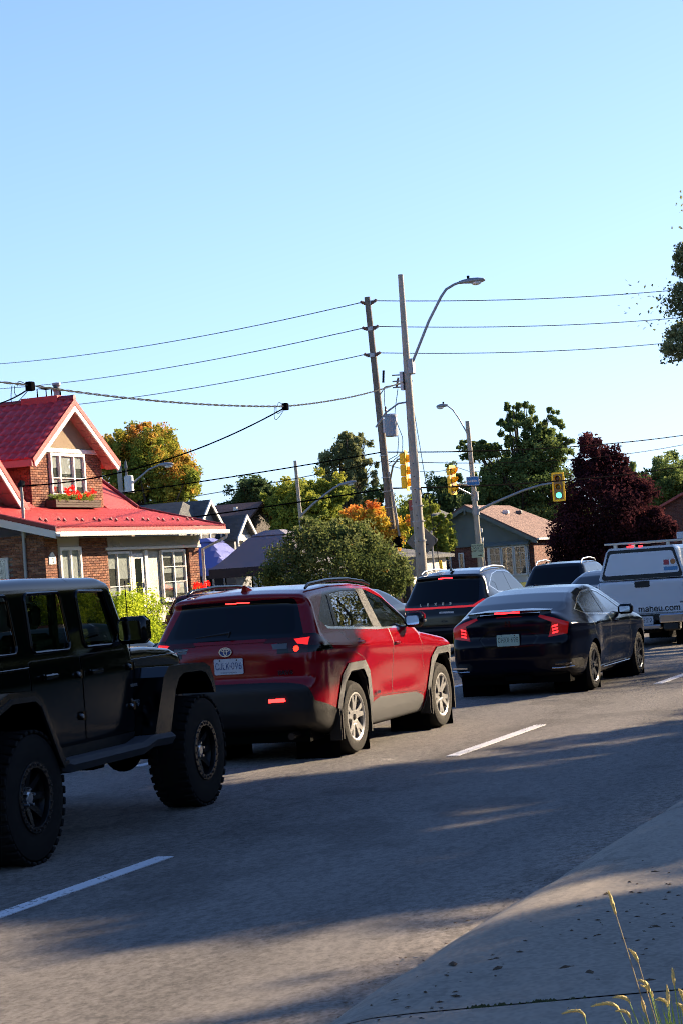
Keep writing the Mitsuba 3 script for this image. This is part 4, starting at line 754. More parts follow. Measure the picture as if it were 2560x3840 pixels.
mat('red_metal_roof', mikit.proc(redroof), .6, spec=.3); mat('brown_shingle', mikit.proc(shingle((.10, .055, .046), (.15, .088, .073))), .9); mat('grey_shingle', mikit.proc(shingle((.04, .044, .048), (.075, .078, .082))), .9)
mat('far_brick', mikit.proc(farbrick), .9); mat('bark', mikit.proc(bark), .9)
mat('road_white', mikit.proc(worn_white), .75); mat('road_yellow', (.55, .33, .03), .7); mat('mortar', (.20, .165, .135), .9); mat('white_trim', (.50, .495, .485), .45); mat('pink_soffit', (.30, .13, .12), .6); paint('house_glass', (.018, .025, .026), .01)
mat('blind', (.36, .38, .38), .8); mat('pale_siding', (.28, .275, .24), .7); mat('cream_wall', (.34, .325, .285), .7); mat('steel', (.30, .31, .33), .4, .7); mat('galvanised', (.24, .25, .265), .45, .4); mat('pale_blue_tank', (.19, .225, .28), .5)
mat('cable_black', (.004, .004, .0045), 1., spec=0.); mat('cable_grey', (.014, .015, .018), 1., spec=0.); mat('insulator', (.10, .055, .04), .3); mat('signal_yellow', (.98, .52, .004), .5); mat('signal_face', (.24, .13, .05), .6); mat('signal_dark', (.05, .015, .012), .3); mat('signal_amber_off', (.09, .075, .02), .3)
mat('sign_grey', (.12, .11, .10), .6); mat('sign_red', (.26, .05, .04), .6); mat('sign_green', (.27, .33, .23), .5); mat('sign_blue', (.02, .13, .36), .4); mat('guard_yellow', (.80, .50, .01), .4)
mat('tent_navy', (.15, .145, .18), .9); mat('tent_valance', (.018, .02, .034), .9); mat('tent_blue', (.10, .12, .33), .9); mat('navy_wall', (.006, .009, .02), .7); mat('grey_siding', (.15, .158, .17), .7); mat('dark_brown', (.015, .010, .008), .8); mat('flower_red', (.62, .012, .015), .6); mat('trough_wood', (.05, .03, .02), .85); mat('lamp_glass', (.55, .57, .58), .2); mat('dark_red_steel', (.14, .008, .012), .5)
mat('dry_leaf', (.055, .035, .018), .9); mat('moss', (.05, .055, .02), .95); mat('weed_green', (.22, .32, .03), .6); mat('seed_head', (.55, .42, .14), .8); mat('weed_stalk', (.28, .20, .10), .7)
vc = {'type': 'mesh_attribute', 'name': 'vertex_color'}
mat('brick', vc, .9, spec=.2); mat('pantile', vc, .42, spec=.4)
scene['leaf'] = {'type': 'principledthin', 'base_color': vc, 'roughness': .42, 'diff_trans': .75, 'eta': 1.45, 'spec_trans': 0.}

def struct(name, m, mt, **k): key = key_for(name); put(key, m, mt, **k); labels[key] = {'kind': 'structure'}; return key
def sheet(xs, ys, zf):
    X, Y = np.meshgrid(xs, ys, indexing='ij'); v = np.stack([X, Y, zf(X, Y)], -1).reshape(-1, 3); a, b = len(xs), len(ys)
    i, j = np.meshgrid(np.arange(a - 1), np.arange(b - 1), indexing='ij'); p = i * b + j
    return trimesh.Trimesh(v, np.concatenate([np.stack([p, p + b, p + b + 1], -1).reshape(-1, 3), np.stack([p, p + b + 1, p + 1], -1).reshape(-1, 3)]), process=False)
zg = lambda n: lerp(n, [(-900, .6), (-27, .75), (-24.6, .7), (-21.4, .16), (-21.2, -.03), (-1, -.03), (1.2, .1), (900, .6)])
struct('ground', sheet(np.array([-900, -300, -120, -60, -40, -27, -26, -24.6, -23, -21.4, -21.2, -10, -1, 1.2, 10, 60, 300, 900.]), np.array([-200, -40, 0, 30, 60, 70, 86, 120, 300, 1500.]), lambda x, y: np.where((y > 69) & (y < 87) & (x < 0) & (x > -200), -.03, zg(x))), 'lawn_ground')
struct('road', sheet(np.linspace(-19.2, -2.9, 9), np.array([-60, 0, 20, 40, 60, 90, 150, 400.]), lambda x, y: 0 * x), 'asphalt')
struct('cross_street', sheet(np.array([-200, -100, -60, -30, -19.21]), np.array([72, 78, 85.]), lambda x, y: 0 * x), 'asphalt')
rd = key_for('lane_marking')
k = struct('lane_marking', cat([box(-6.18, -6.06, a, a + 3.05, .0, .005) for a in (.05, 9.05, 18.15, 26.98, 36, 45, 54)] + [box(-9.51, -9.39, a, a + 3.0, 0, .005) for a in (9.1, 18.2, 27.2, 36.2, 45.2)]), 'road_white')
struct('centre_line', cat([box(-14.9, -14.8, -40, 66, 0, .005), box(-14.7, -14.6, -40, 66, 0, .005)]), 'road_yellow')
struct('far_pavement', cat([box(-20.9, -19.2, -60, 70, -.02, .15), box(-20.9, -19.2, 87, 300, -.02, .15)]), 'concrete')
def slab(y0, y1):
    prof = [(-3.14, .003), (-3.08, .03), (-3.0, .075), (-2.9, .105), (-2.78, .118), (-2.6, .12), (-1.2, .125), (2.2, .15), (2.2, -.05), (-3.14, -.05)]
    m = prism(prof, y0, y1, 'xz'); return m
pv = struct('pavement', box(-2.85, 2.1, -30, 80, -.10, .075), 'concrete')
for i in range(-4, 12):
    y0 = 7.56 + 6.1 * i
    px = np.array([(-3.16, -.02), (-3.15, .004), (-3.10, .03), (-3.03, .068), (-2.95, .095), (-2.84, .114), (-2.7, .12), (-2.0, .122), (-1.2, .125), (.4, .135), (2.2, .15)]); Yq = np.linspace(y0 + .012, y0 + 6.088, 42)
    V = np.array([[x, y + (x + 2.0) * .45, z] for x, z in px for y in Yq]); jit = (meshkit.fbm(np.stack([V[:, 0] * .3, V[:, 1] * 1.1, 0 * V[:, 0]], 1), 4, 8) - .5); V[:, 0] += jit * .09 * (V[:, 0] < -2.6); V[:, 2] += (meshkit.fbm(V * [1.5, 1.5, 0], 3, 5) - .5) * .012
    i2, j2 = np.meshgrid(np.arange(len(px) - 1), np.arange(41), indexing='ij'); p = i2 * 42 + j2; m = trimesh.Trimesh(V, np.concatenate([np.stack([p, p + 42, p + 43], -1).reshape(-1, 3), np.stack([p, p + 43, p + 1], -1).reshape(-1, 3)]), process=False)
    part(pv, 'slab', m, 'concrete', smooth=35)
# moss in the joint, dry leaf scraps on the pavement
rs = np.random.default_rng(3)
def scraps(n, fx, fy, size, z=.122):
    ms = []
    for i in range(n):
        a = rs.uniform(0, math.pi); s = size * rs.uniform(.5, 1.6); m = hull([(-s, 0, 0), (0, s * .45, 0), (s, .0, 0), (0, -s * .45, 0), (0, 0, s * .25)]); ms.append(moved(m, (fx(), fy(), z), rotm('z', math.degrees(a))))
    return cat(ms)
def joint_y(x): return 7.56 + (x + 2.0) * .45 + .0
mm = []
for i in range(60):
    x = rs.choice([rs.normal(-2.42, .05), rs.normal(-2.2, .07), rs.uniform(-1.95, -1.3)]); s = rs.uniform(.008, .02); mm.append(moved(hull([(-s, 0, -.01), (s, 0, -.01), (0, s * .4, -.01), (0, -s * .4, -.01), (0, 0, s * .5)]), (x, joint_y(x) + rs.normal(0, .006), .122)))
k = thing('moss', 'dark moss growing along the joint between the pavement slabs', 'moss', kind='stuff'); put(k, cat(mm), 'moss')
k = thing('leaf_litter', 'dry leaf scraps and grit scattered over the near pavement', 'leaf litter', kind='stuff')
put(k, cat([scraps(110, lambda: rs.normal(-2.1, .35), lambda: rs.normal(9.4, .9), .013), scraps(16, lambda: rs.normal(-2.2, .5), lambda: rs.normal(9.0, .9), .03), scraps(40, lambda: rs.normal(-3.2, .06), lambda: rs.uniform(7, 11), .012, .012), scraps(70, lambda: rs.normal(-1.9, .25), lambda: rs.normal(10.0, .5), .015), scraps(30, lambda: rs.normal(-2.75, .15), lambda: rs.normal(7.7, .5), .012, .12)]), 'dry_leaf')

# ------------------------------------------------------------------ foliage
def leaves(blobs, size, cols, seed, clump=.155, upness=.25, gain=1.9):
    """leaf-sized rhombs gathered in clumps through the volume of ellipsoids: (v, f, colour)."""
    r = np.random.default_rng(seed); V, Cc = [], []
    for (cx, cy, cz, rx, ry, rz, n) in blobs:
        K = max(9, int(n / 110)); d = r.normal(size=(K, 3)); d /= np.linalg.norm(d, axis=1, keepdims=True); rad = r.uniform(.25, 1, (K, 1)) ** .5
        lump = 1 + .22 * (meshkit.fbm(d * 2.3 + seed, 2, seed) - .5)[:, None] * 2
        cc = d * rad * lump; cw = r.uniform(0, 1, K); which = r.integers(0, K, n)
        p = cc[which] + np.clip(r.normal(size=(n, 3)), -1.6, 1.6) * clump * r.uniform(.5, 1.2, (K, 1))[which]
        p = p * [rx, ry, rz] + [cx, cy, cz]
        out = p - [cx, cy, cz]; out /= np.linalg.norm(out, axis=1, keepdims=True) + 1e-9
        nn = r.normal(size=(n, 3)) * .75 + out * .5 + [0, 0, upness]; nn /= np.linalg.norm(nn, axis=1, keepdims=True)
        a = np.cross(nn, r.normal(size=(n, 3))); a /= np.linalg.norm(a, axis=1, keepdims=True); b = np.cross(nn, a)
        s = size * r.uniform(.55, 1.3, (n, 1)); bend = nn * s * .18
        V.append(np.stack([p - a * s - bend, p + b * s * .55, p + a * s - bend, p - b * s * .55], 1).reshape(-1, 3))
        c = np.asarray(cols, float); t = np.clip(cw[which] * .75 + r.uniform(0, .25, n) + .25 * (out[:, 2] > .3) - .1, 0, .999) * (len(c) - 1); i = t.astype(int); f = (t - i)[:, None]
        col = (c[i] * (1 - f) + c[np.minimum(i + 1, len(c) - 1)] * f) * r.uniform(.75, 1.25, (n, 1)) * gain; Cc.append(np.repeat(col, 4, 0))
    v = np.vstack(V); q = np.arange(len(v)).reshape(-1, 4); f = np.vstack([q[:, [0, 1, 2]], q[:, [0, 2, 3]]])
    return v, f, np.vstack(Cc)
def foliage(key, *a, **k):
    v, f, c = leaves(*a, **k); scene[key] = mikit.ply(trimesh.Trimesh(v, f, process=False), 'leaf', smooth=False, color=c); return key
def tree(name, label, base, blobs, size, cols, seed, r0=.22, trunk_top=None, clump=.155, group=None, limb=1.):
    """a tree or a bush: tapered trunk, limbs into each mass of leaves, and the crown."""
    t = thing(name, label, name.split('_')[-1] if name.split('_')[-1] in ('tree', 'shrub', 'hedge') else 'tree', group)
    r = np.random.default_rng(seed + 1); b = np.array(base, float)
    big = max(blobs, key=lambda q: q[3] * q[4] * q[5]); top = np.array([big[0], big[1], big[2] + big[5] * .4]) if trunk_top is None else np.array(trunk_top, float)
    ts = np.linspace(0, 1, 8)[:, None]; wob = r.normal(size=(8, 3)) * [r0 * .5, r0 * .5, 0] * ts
    path = b * (1 - ts) + top * ts + wob
    part(t, 'trunk', tube(path, r0 * (1 - .82 * ts[:, 0] ** .8), 9), 'bark', smooth=60)
    for q in blobs:
        for j in range(3):
            i = r.integers(2, 6); d = r.normal(size=3); d /= np.linalg.norm(d); e = np.array(q[:3]) + d * np.array(q[3:6]) * .75; p0 = path[i]; m = (p0 + e) / 2 + [0, 0, .12 * np.linalg.norm(e - p0)]
            u = np.linspace(0, 1, 6)[:, None]; part(t, 'limb', tube((1 - u) ** 2 * p0 + 2 * u * (1 - u) * m + u * u * e, limb * r0 * .38 * (1 - .85 * u[:, 0]) + .006, 6), 'bark', smooth=60)
    foliage(key_for(t + '__crown'), blobs, size, cols, seed, clump)
    return t
def blob_tree(c, r, n, k, seed, spread=.75, core=True):
    """k irregular masses around a centre."""
    g = np.random.default_rng(seed); out = [(*c, r[0] * .72, r[1] * .72, r[2] * .75, int(n * .35))] if core else []
    for i in range(k):
        d = g.normal(size=3); d /= np.linalg.norm(d); s = g.uniform(.28, .5); out.append((c[0] + d[0] * r[0] * spread, c[1] + d[1] * r[1] * spread, c[2] + d[2] * r[2] * spread, r[0] * s, r[1] * s, r[2] * s * 1.05, int(n * .65 / k)))
    return out
GREEN = [(.028, .045, .016), (.06, .085, .026), (.11, .135, .045)]; DARK = [(.018, .030, .014), (.034, .055, .022), (.06, .08, .034)]; YELLOW = [(.06, .085, .02), (.11, .13, .025), (.15, .165, .03), (.21, .205, .03)]; MAPLE = [(.04, .068, .020), (.055, .095, .028), (.06, .105, .03), (.065, .11, .033), (.09, .11, .036)]; AUTUMN = [(.045, .075, .02), (.06, .105, .025), (.065, .112, .03), (.075, .118, .03), (.10, .118, .032)]; OLIVE = [(.04, .052, .028), (.075, .088, .045), (.12, .125, .07)]; PLUM = [(.012, .007, .009), (.024, .011, .014), (.055, .024, .026)]; HEDGE = [(.022, .036, .008), (.04, .055, .011), (.07, .085, .016)]
MAPLE = [(.06, .085, .018), (.13, .15, .025), (.22, .17, .03), (.30, .13, .035)]; AUTUMN = [(.09, .11, .02), (.22, .20, .025), (.34, .20, .03), (.36, .12, .03)]; OLIVE = [(.045, .055, .028), (.09, .10, .045), (.15, .155, .07)]; PLUM = [(.010, .005, .007), (.022, .008, .011), (.05, .016, .018)]; HEDGE = [(.09, .13, .012), (.18, .23, .02), (.30, .33, .03)]
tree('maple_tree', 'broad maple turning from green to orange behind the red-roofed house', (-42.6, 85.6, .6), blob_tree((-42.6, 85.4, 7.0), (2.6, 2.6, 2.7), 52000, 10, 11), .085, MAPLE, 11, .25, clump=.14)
tree('dark_tree', 'dark green tree behind the grey house, between the maple and the yellow tree', (-48.6, 109.7, .6), blob_tree((-48.4, 109.8, 6.3), (2.1, 2.1, 1.8), 26000, 8, 12), .10, DARK, 12)
tree('yellow_tree', 'yellow-green tree behind the far left street lamp', (-41.6, 101.8, .6), blob_tree((-41.6, 101.8, 4.9), (2.7, 2.4, 2.2), 36000, 9, 13), .10, YELLOW, 13)
tree('olive_tree', 'tall thin olive-green tree left of the wooden pole', (-46.9, 121.2, .6), blob_tree((-46.9, 121.2, 8.3), (2.1, 2.1, 2.3), 26000, 9, 14, .8), .10, OLIVE, 14, clump=.13)
tree('corner_tree', 'low dark green tree in front of the tents, right above the red SUV', (-21.3, 53.8, .2), [(-21.2, 53.8, 2.0, 1.75, 1.5, 1.15, 10500), (-22.4, 53.3, 1.75, 1.0, .9, .9, 5500), (-20.1, 54.3, 1.55, .9, .8, .95, 5800), (-21.7, 53.9, 2.85, .85, .8, .6, 4200), (-20.7, 54.1, 2.6, .75, .7, .6, 3300)], .052, [(.028, .042, .016), (.06, .078, .024), (.11, .12, .045)], 15, .09)
tree('autumn_tree', 'orange and yellow-green tree just left of the wooden pole', (-26.5, 70.4, .2), blob_tree((-26.4, 70.3, 2.9), (1.9, 1.7, 1.45), 22000, 8, 16), .07, AUTUMN, 16, .12)
tree('lime_tree', 'yellow-green tree seen between the wooden and the concrete pole', (-32.4, 92.0, .2), blob_tree((-32.2, 92.2, 3.6), (1.9, 1.7, 1.9), 16000, 7, 17), .09, YELLOW[:3], 17, .14)
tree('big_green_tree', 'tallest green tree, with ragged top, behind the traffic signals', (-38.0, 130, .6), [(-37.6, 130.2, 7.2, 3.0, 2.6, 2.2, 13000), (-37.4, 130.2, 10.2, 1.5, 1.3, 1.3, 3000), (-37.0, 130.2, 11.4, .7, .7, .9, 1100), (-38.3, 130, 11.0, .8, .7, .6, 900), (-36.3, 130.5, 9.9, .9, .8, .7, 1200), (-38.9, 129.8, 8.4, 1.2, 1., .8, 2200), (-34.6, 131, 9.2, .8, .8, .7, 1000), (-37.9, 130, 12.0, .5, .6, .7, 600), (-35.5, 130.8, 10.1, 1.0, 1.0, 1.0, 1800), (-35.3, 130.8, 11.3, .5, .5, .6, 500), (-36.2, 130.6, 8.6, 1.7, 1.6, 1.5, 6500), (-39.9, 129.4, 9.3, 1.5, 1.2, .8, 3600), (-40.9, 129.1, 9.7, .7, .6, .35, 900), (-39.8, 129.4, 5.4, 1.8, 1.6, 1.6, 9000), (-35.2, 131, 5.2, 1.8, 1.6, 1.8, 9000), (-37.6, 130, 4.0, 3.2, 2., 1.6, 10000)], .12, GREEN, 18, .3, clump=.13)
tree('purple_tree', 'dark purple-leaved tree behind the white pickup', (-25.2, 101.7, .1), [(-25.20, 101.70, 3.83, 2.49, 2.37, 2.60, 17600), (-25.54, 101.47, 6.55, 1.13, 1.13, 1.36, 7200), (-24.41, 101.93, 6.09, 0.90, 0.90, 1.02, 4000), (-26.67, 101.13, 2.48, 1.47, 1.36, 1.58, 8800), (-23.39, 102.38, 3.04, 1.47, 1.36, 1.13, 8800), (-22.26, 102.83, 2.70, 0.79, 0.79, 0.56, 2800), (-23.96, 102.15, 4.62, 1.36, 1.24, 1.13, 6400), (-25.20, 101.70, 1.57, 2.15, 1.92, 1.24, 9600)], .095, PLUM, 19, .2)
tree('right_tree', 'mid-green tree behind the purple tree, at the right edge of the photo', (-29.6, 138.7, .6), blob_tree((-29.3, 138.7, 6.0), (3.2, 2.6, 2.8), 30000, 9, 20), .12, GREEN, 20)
for i, (x, y, z, rx, rz, cols, lab) in enumerate([(-47.6, 142.2, 6.2, 2.4, 3.0, DARK, 'dark rounded tree far off, between the concrete pole and the street-name sign'), (-43.9, 143.6, 6.0, 2.5, 2.6, GREEN, 'dull green tree far off behind the street-name sign'), (-53.0, 140.6, 6.6, 2.2, 2.8, DARK, 'dark tree far off behind the yellow signal on the wooden pole'), (-33.2, 141.5, 5.4, 2.4, 3.0, GREEN, 'green tree far off between the big green tree and the purple tree')]):
    tree('distant_tree', lab, (x, y, .5), blob_tree((x, y, z), (rx, 2., rz), 13000, 7, 30 + i), .13, cols, 30 + i, .2)
# a wood that closes the view behind everything
g = np.random.default_rng(44); bl = []
for i in range(46):
    t = g.uniform(0, 1); x = -86 + 78 * t; bl.append((x, 165 + 8 * g.uniform() + 12 * t, g.uniform(1.5, 4.2), g.uniform(2, 3.4), 2, g.uniform(1.8, 3.0), 1500))
k = thing('far_wood', 'far-off belt of trees closing the view behind the houses', 'wood', kind='stuff'); foliage(k, bl, .22, DARK, 44)
# street trees on the near side, whose crowns shade the road; one reaches into the picture at the right edge
tree('street_tree', 'fine-leaved street tree whose branches hang in at the upper right edge', (1.5, 45, .1), [(-4.4, 44.8, 7.2, 4.0, 3.2, 1.5, 34000), (-7.0, 44.6, 6.4, 2.0, 1.6, .75, 16000), (-6.9, 44.9, 8.3, 2.0, 1.6, .8, 14000), (-8.55, 44.7, 6.35, .85, .9, .55, 7000), (-8.3, 44.7, 7.35, .85, .8, .6, 7000), (-8.6, 44.7, 8.2, .55, .6, .45, 3000), (-1.5, 45, 9.0, 6., 4, 1.8, 26000), (2.5, 43, 6.6, 4, 2.8, 1.9, 14000), (-3, 45, 5.9, 4.5, 3, .9, 11000)], .05, OLIVE, 51, .28, (-1, 45, 9), .2)
g = np.random.default_rng(5); sb = [(5.5 + g.uniform(-1.3, 2.2), 29.0 + g.uniform(-2.5, 2.6), 6.9 + g.uniform(-1.5, 1.6), *(g.uniform(.75, 1.15) * np.array([1., 1, .7])), 2300) for i in range(15)]
tree('shade_tree', 'fine-leaved street tree beside the near pavement', (5.6, 29, .1), sb + [(6.9, 26.8, 7.4, 1.2, 1.2, 1.0, 5000), (2.9, 27.2, 7.0, 2.0, 2.0, 1.3, 22000), (1.2, 24.8, 7.0, 2.0, 2.0, 1.3, 24000), (9.9, 23.9, 7.0, 1.8, 1.8, 1.3, 14000), (11.6, 23.0, 7.2, 1.7, 1.7, 1.2, 12000), (.2, 27.5, 6.6, 1.6, 1.6, 1.0, 14000)], .10, GREEN, 52, .24, (5.4, 28.6, 8.0), .2)
# the near side of the street, out of the picture: houses and a clipped hedge that the cars mirror and that close off the sky
for i, (y0, y1, z) in enumerate(((-30, -12, 6.5), (-8, 8, 6.2), (14, 27, 6.6), (33, 47, 6.4), (53, 68, 6.6))):
    k = thing('near_side_house', 'brick house on the near side of the street, outside the photo', 'house', 'houses on the near side of the street'); part(k, 'wall', box(13, 23, y0, y1, 0, z - 1.6), 'dark_brown'); part(k, 'roof', hull([(12.4, y0 - .4, z - 1.7), (23.6, y0 - .4, z - 1.7), (12.4, y1 + .4, z - 1.7), (23.6, y1 + .4, z - 1.7), (18, y0 + 3, z + 1), (18, y1 - 3, z + 1)]), 'grey_shingle')
g = np.random.default_rng(77); k = thing('near_side_hedge', 'tall hedge on the near side of the street, outside the photo', 'hedge'); foliage(key_for(k + '__foliage'), [(9.2, y, 2.0, 1.2, 2.2, 1.9, 1500) for y in np.arange(-14, 60, 3.)], .22, DARK, 78)
for i, (x, y, z) in enumerate(((11, 30, 7.6), (11.5, 40, 8), (11, 50, 8.6), (11, 58, 8.8), (11, 66, 9), (9, 74, 8.5), (4, 82, 7.5), (9, 92, 8), (2, 104, 8), (6, 118, 9), (1, 134, 10), (-4, 152, 11))): tree('roadside_tree', 'dense roadside tree on the near side, outside the photo', (x, y, .1), [(x, y, z * .62, z * .5, z * .6, z * .55, 4500)], .36, DARK, 60 + i, .25, group='roadside trees on the near side')
g = np.random.default_rng(79)
for i, (x, y) in enumerate(((-14, -16), (-5, -20), (4, -15), (-22, -12))): tree('rear_tree', 'dense tree behind the photographer', (x, y, .1), [(x, y, 5.5, 4.2, 4.2, 4.5, 6000)], .34, DARK, 80 + i, .3, group='trees behind the photographer')
# ------------------------------------------------------------------ bricks and tiles
BRICKS = [(.18, .078, .048), (.21, .096, .06), (.145, .06, .04), (.23, .115, .075), (.115, .052, .038), (.17, .085, .06)]
def vcmesh(m, cols): return mikit.ply(m, 'brick', smooth=False, color=cols)
class Wall:
    """courses of bricks on a wall: the largest seen become parts one by one (up to the limit), the rest one joined part."""
    def __init__(s, holder, limit=300): s.h, s.limit, s.n, s.rest, s.restc = holder, limit, 0, [], []; s.base = {}
    def brick(s, o, u, n, w, hgt, ci, single=True):
        # o: lower left corner, u: unit vector along, n: outward normal
        if single and s.n < s.limit:
            key = (ci, round(w, 2), tuple(np.round(u, 2)))
            if key not in s.base:
                m = cbox(0, w, -.02, .014, 0, hgt, .005); v = np.array(m.vertices) @ np.array([u, n, [0, 0, 1]]); s.base[key] = vcmesh(trimesh.Trimesh(v, m.faces, process=False), np.tile(BRICKS[ci], (len(v), 1)))
            k = key_for(s.h + '__brick'); scene[k] = {**s.base[key], 'to_world': T4().translate([float(x) for x in o])}; s.n += 1
        else:
            m = box(0, w, -.02, .012, 0, hgt); v = np.array(m.vertices) @ np.array([u, n, [0, 0, 1]]) + o; s.rest.append(trimesh.Trimesh(v, m.faces, process=False)); s.restc.append(np.tile(BRICKS[ci], (len(v), 1)))
    def panel(s, o, u, n, W, Hh, skip=lambda a, b: False, single=True, seed=0, course=.067, L=.21, inside=None):
        r = np.random.default_rng(seed); o, u, n = (np.array(x, float) for x in (o, u, n)); z, row = 0., 0
        while z + course * .6 < Hh:
            x = -(.5 * L if row % 2 else 0.)
            while x < W:
                a, b = max(x, 0), min(x + L - .01, W)
                if b - a > .03 and not skip((a + b) / 2, z + course / 2) and (inside is None or inside((a + b) / 2, z + course / 2)): s.brick(o + u * a + np.array([0, 0, z]), u, n, b - a, course - .011, int(r.integers(0, 6)), single)
                x += L
            z += course; row += 1
    def finish(s):
        if s.rest:
            k = key_for(s.h + '__brickwork'); scene[k] = vcmesh(cat(s.rest), np.vstack(s.restc)); labels[k] = {'kind': 'stuff'}
def oriented(m, o, u, n):
    """mesh drawn in (along, outward, up) set at o."""
    return trimesh.Trimesh(np.array(m.vertices) @ np.array([u, n, [0, 0, 1.]]) + np.asarray(o, float), np.array(m.faces) if np.dot(np.cross(u, n), [0, 0, 1]) > 0 else np.array(m.faces)[:, ::-1], process=False)
def window(h, o, u, n, W, Hh, cols=1, bar=None, fr=.06, mt='white_trim', glass='house_glass', name='window', depth=.05, rows=(), back=None, mull=1.):
    """a framed window: frame with mullions, a pane in each light, a sill."""
    o = np.asarray(o, float) + np.asarray(n, float) * .022
    put_ = lambda m: oriented(m, o, u, n)
    ps = sbox(0, 0, W, Hh); xs = np.linspace(fr, W - fr, cols + 1) if bar is None else np.array([fr, *bar, W - fr]); op = []
    for a, b in zip(xs[:-1], xs[1:]):
        mu = min(fr * .45, mull); a2, b2 = a + (mu if a > fr + 1e-6 else 0), b - (mu if b < W - fr - 1e-6 else 0); zs = [fr, *[Hh * q for q in rows], Hh - fr]
        for c, d in zip(zs[:-1], zs[1:]): op.append((a2, b2, c + (min(.011, mull) if c > fr + 1e-6 else 0), d - (min(.011, mull) if d < Hh - fr - 1e-6 else 0)))
    f = ps.difference(unary_union([sbox(a, c, b, d) for a, b, c, d in op]))
    m = prism(f, -.02, depth, 'xz'); k = part(h, name, put_(m), mt)
    for a, b, c, d in op:
        if glass == 'house_glass':
            part(k, 'pane', put_(trimesh.Trimesh([[a - .005, .012, c - .005], [b + .005, .012, c - .005], [b + .005, .012, d + .005], [a - .005, .012, d + .005]], [[0, 1, 2], [0, 2, 3]], process=False)), 'window_pane'); part(k, 'dark_room', put_(box(a - .005, b + .005, -.016, -.010, c - .005, d + .005)), 'room')
            if back: part(k, 'blind', put_(box(a, b, -.009, -.003, c + (d - c) * back * (1 if (a * 7) % 1 < .6 else .4), d)), 'blind')
        else: part(k, 'pane', put_(box(a - .005, b + .005, .004, .012, c - .005, d + .005)), glass)
    part(k, 'sill', put_(box(-.03, W + .03, -.02, depth + .05, -.05, 0)), mt)
    return k
U, N_ = np.array([0, 1., 0]), np.array([1., 0, 0])      # along the street; out towards the street
scene['window_pane'] = {'type': 'thindielectric', 'int_ior': 1.6, 'specular_transmittance': rgb((.75, .78, .77))}; mat('room', (.03, .034, .033), .9)
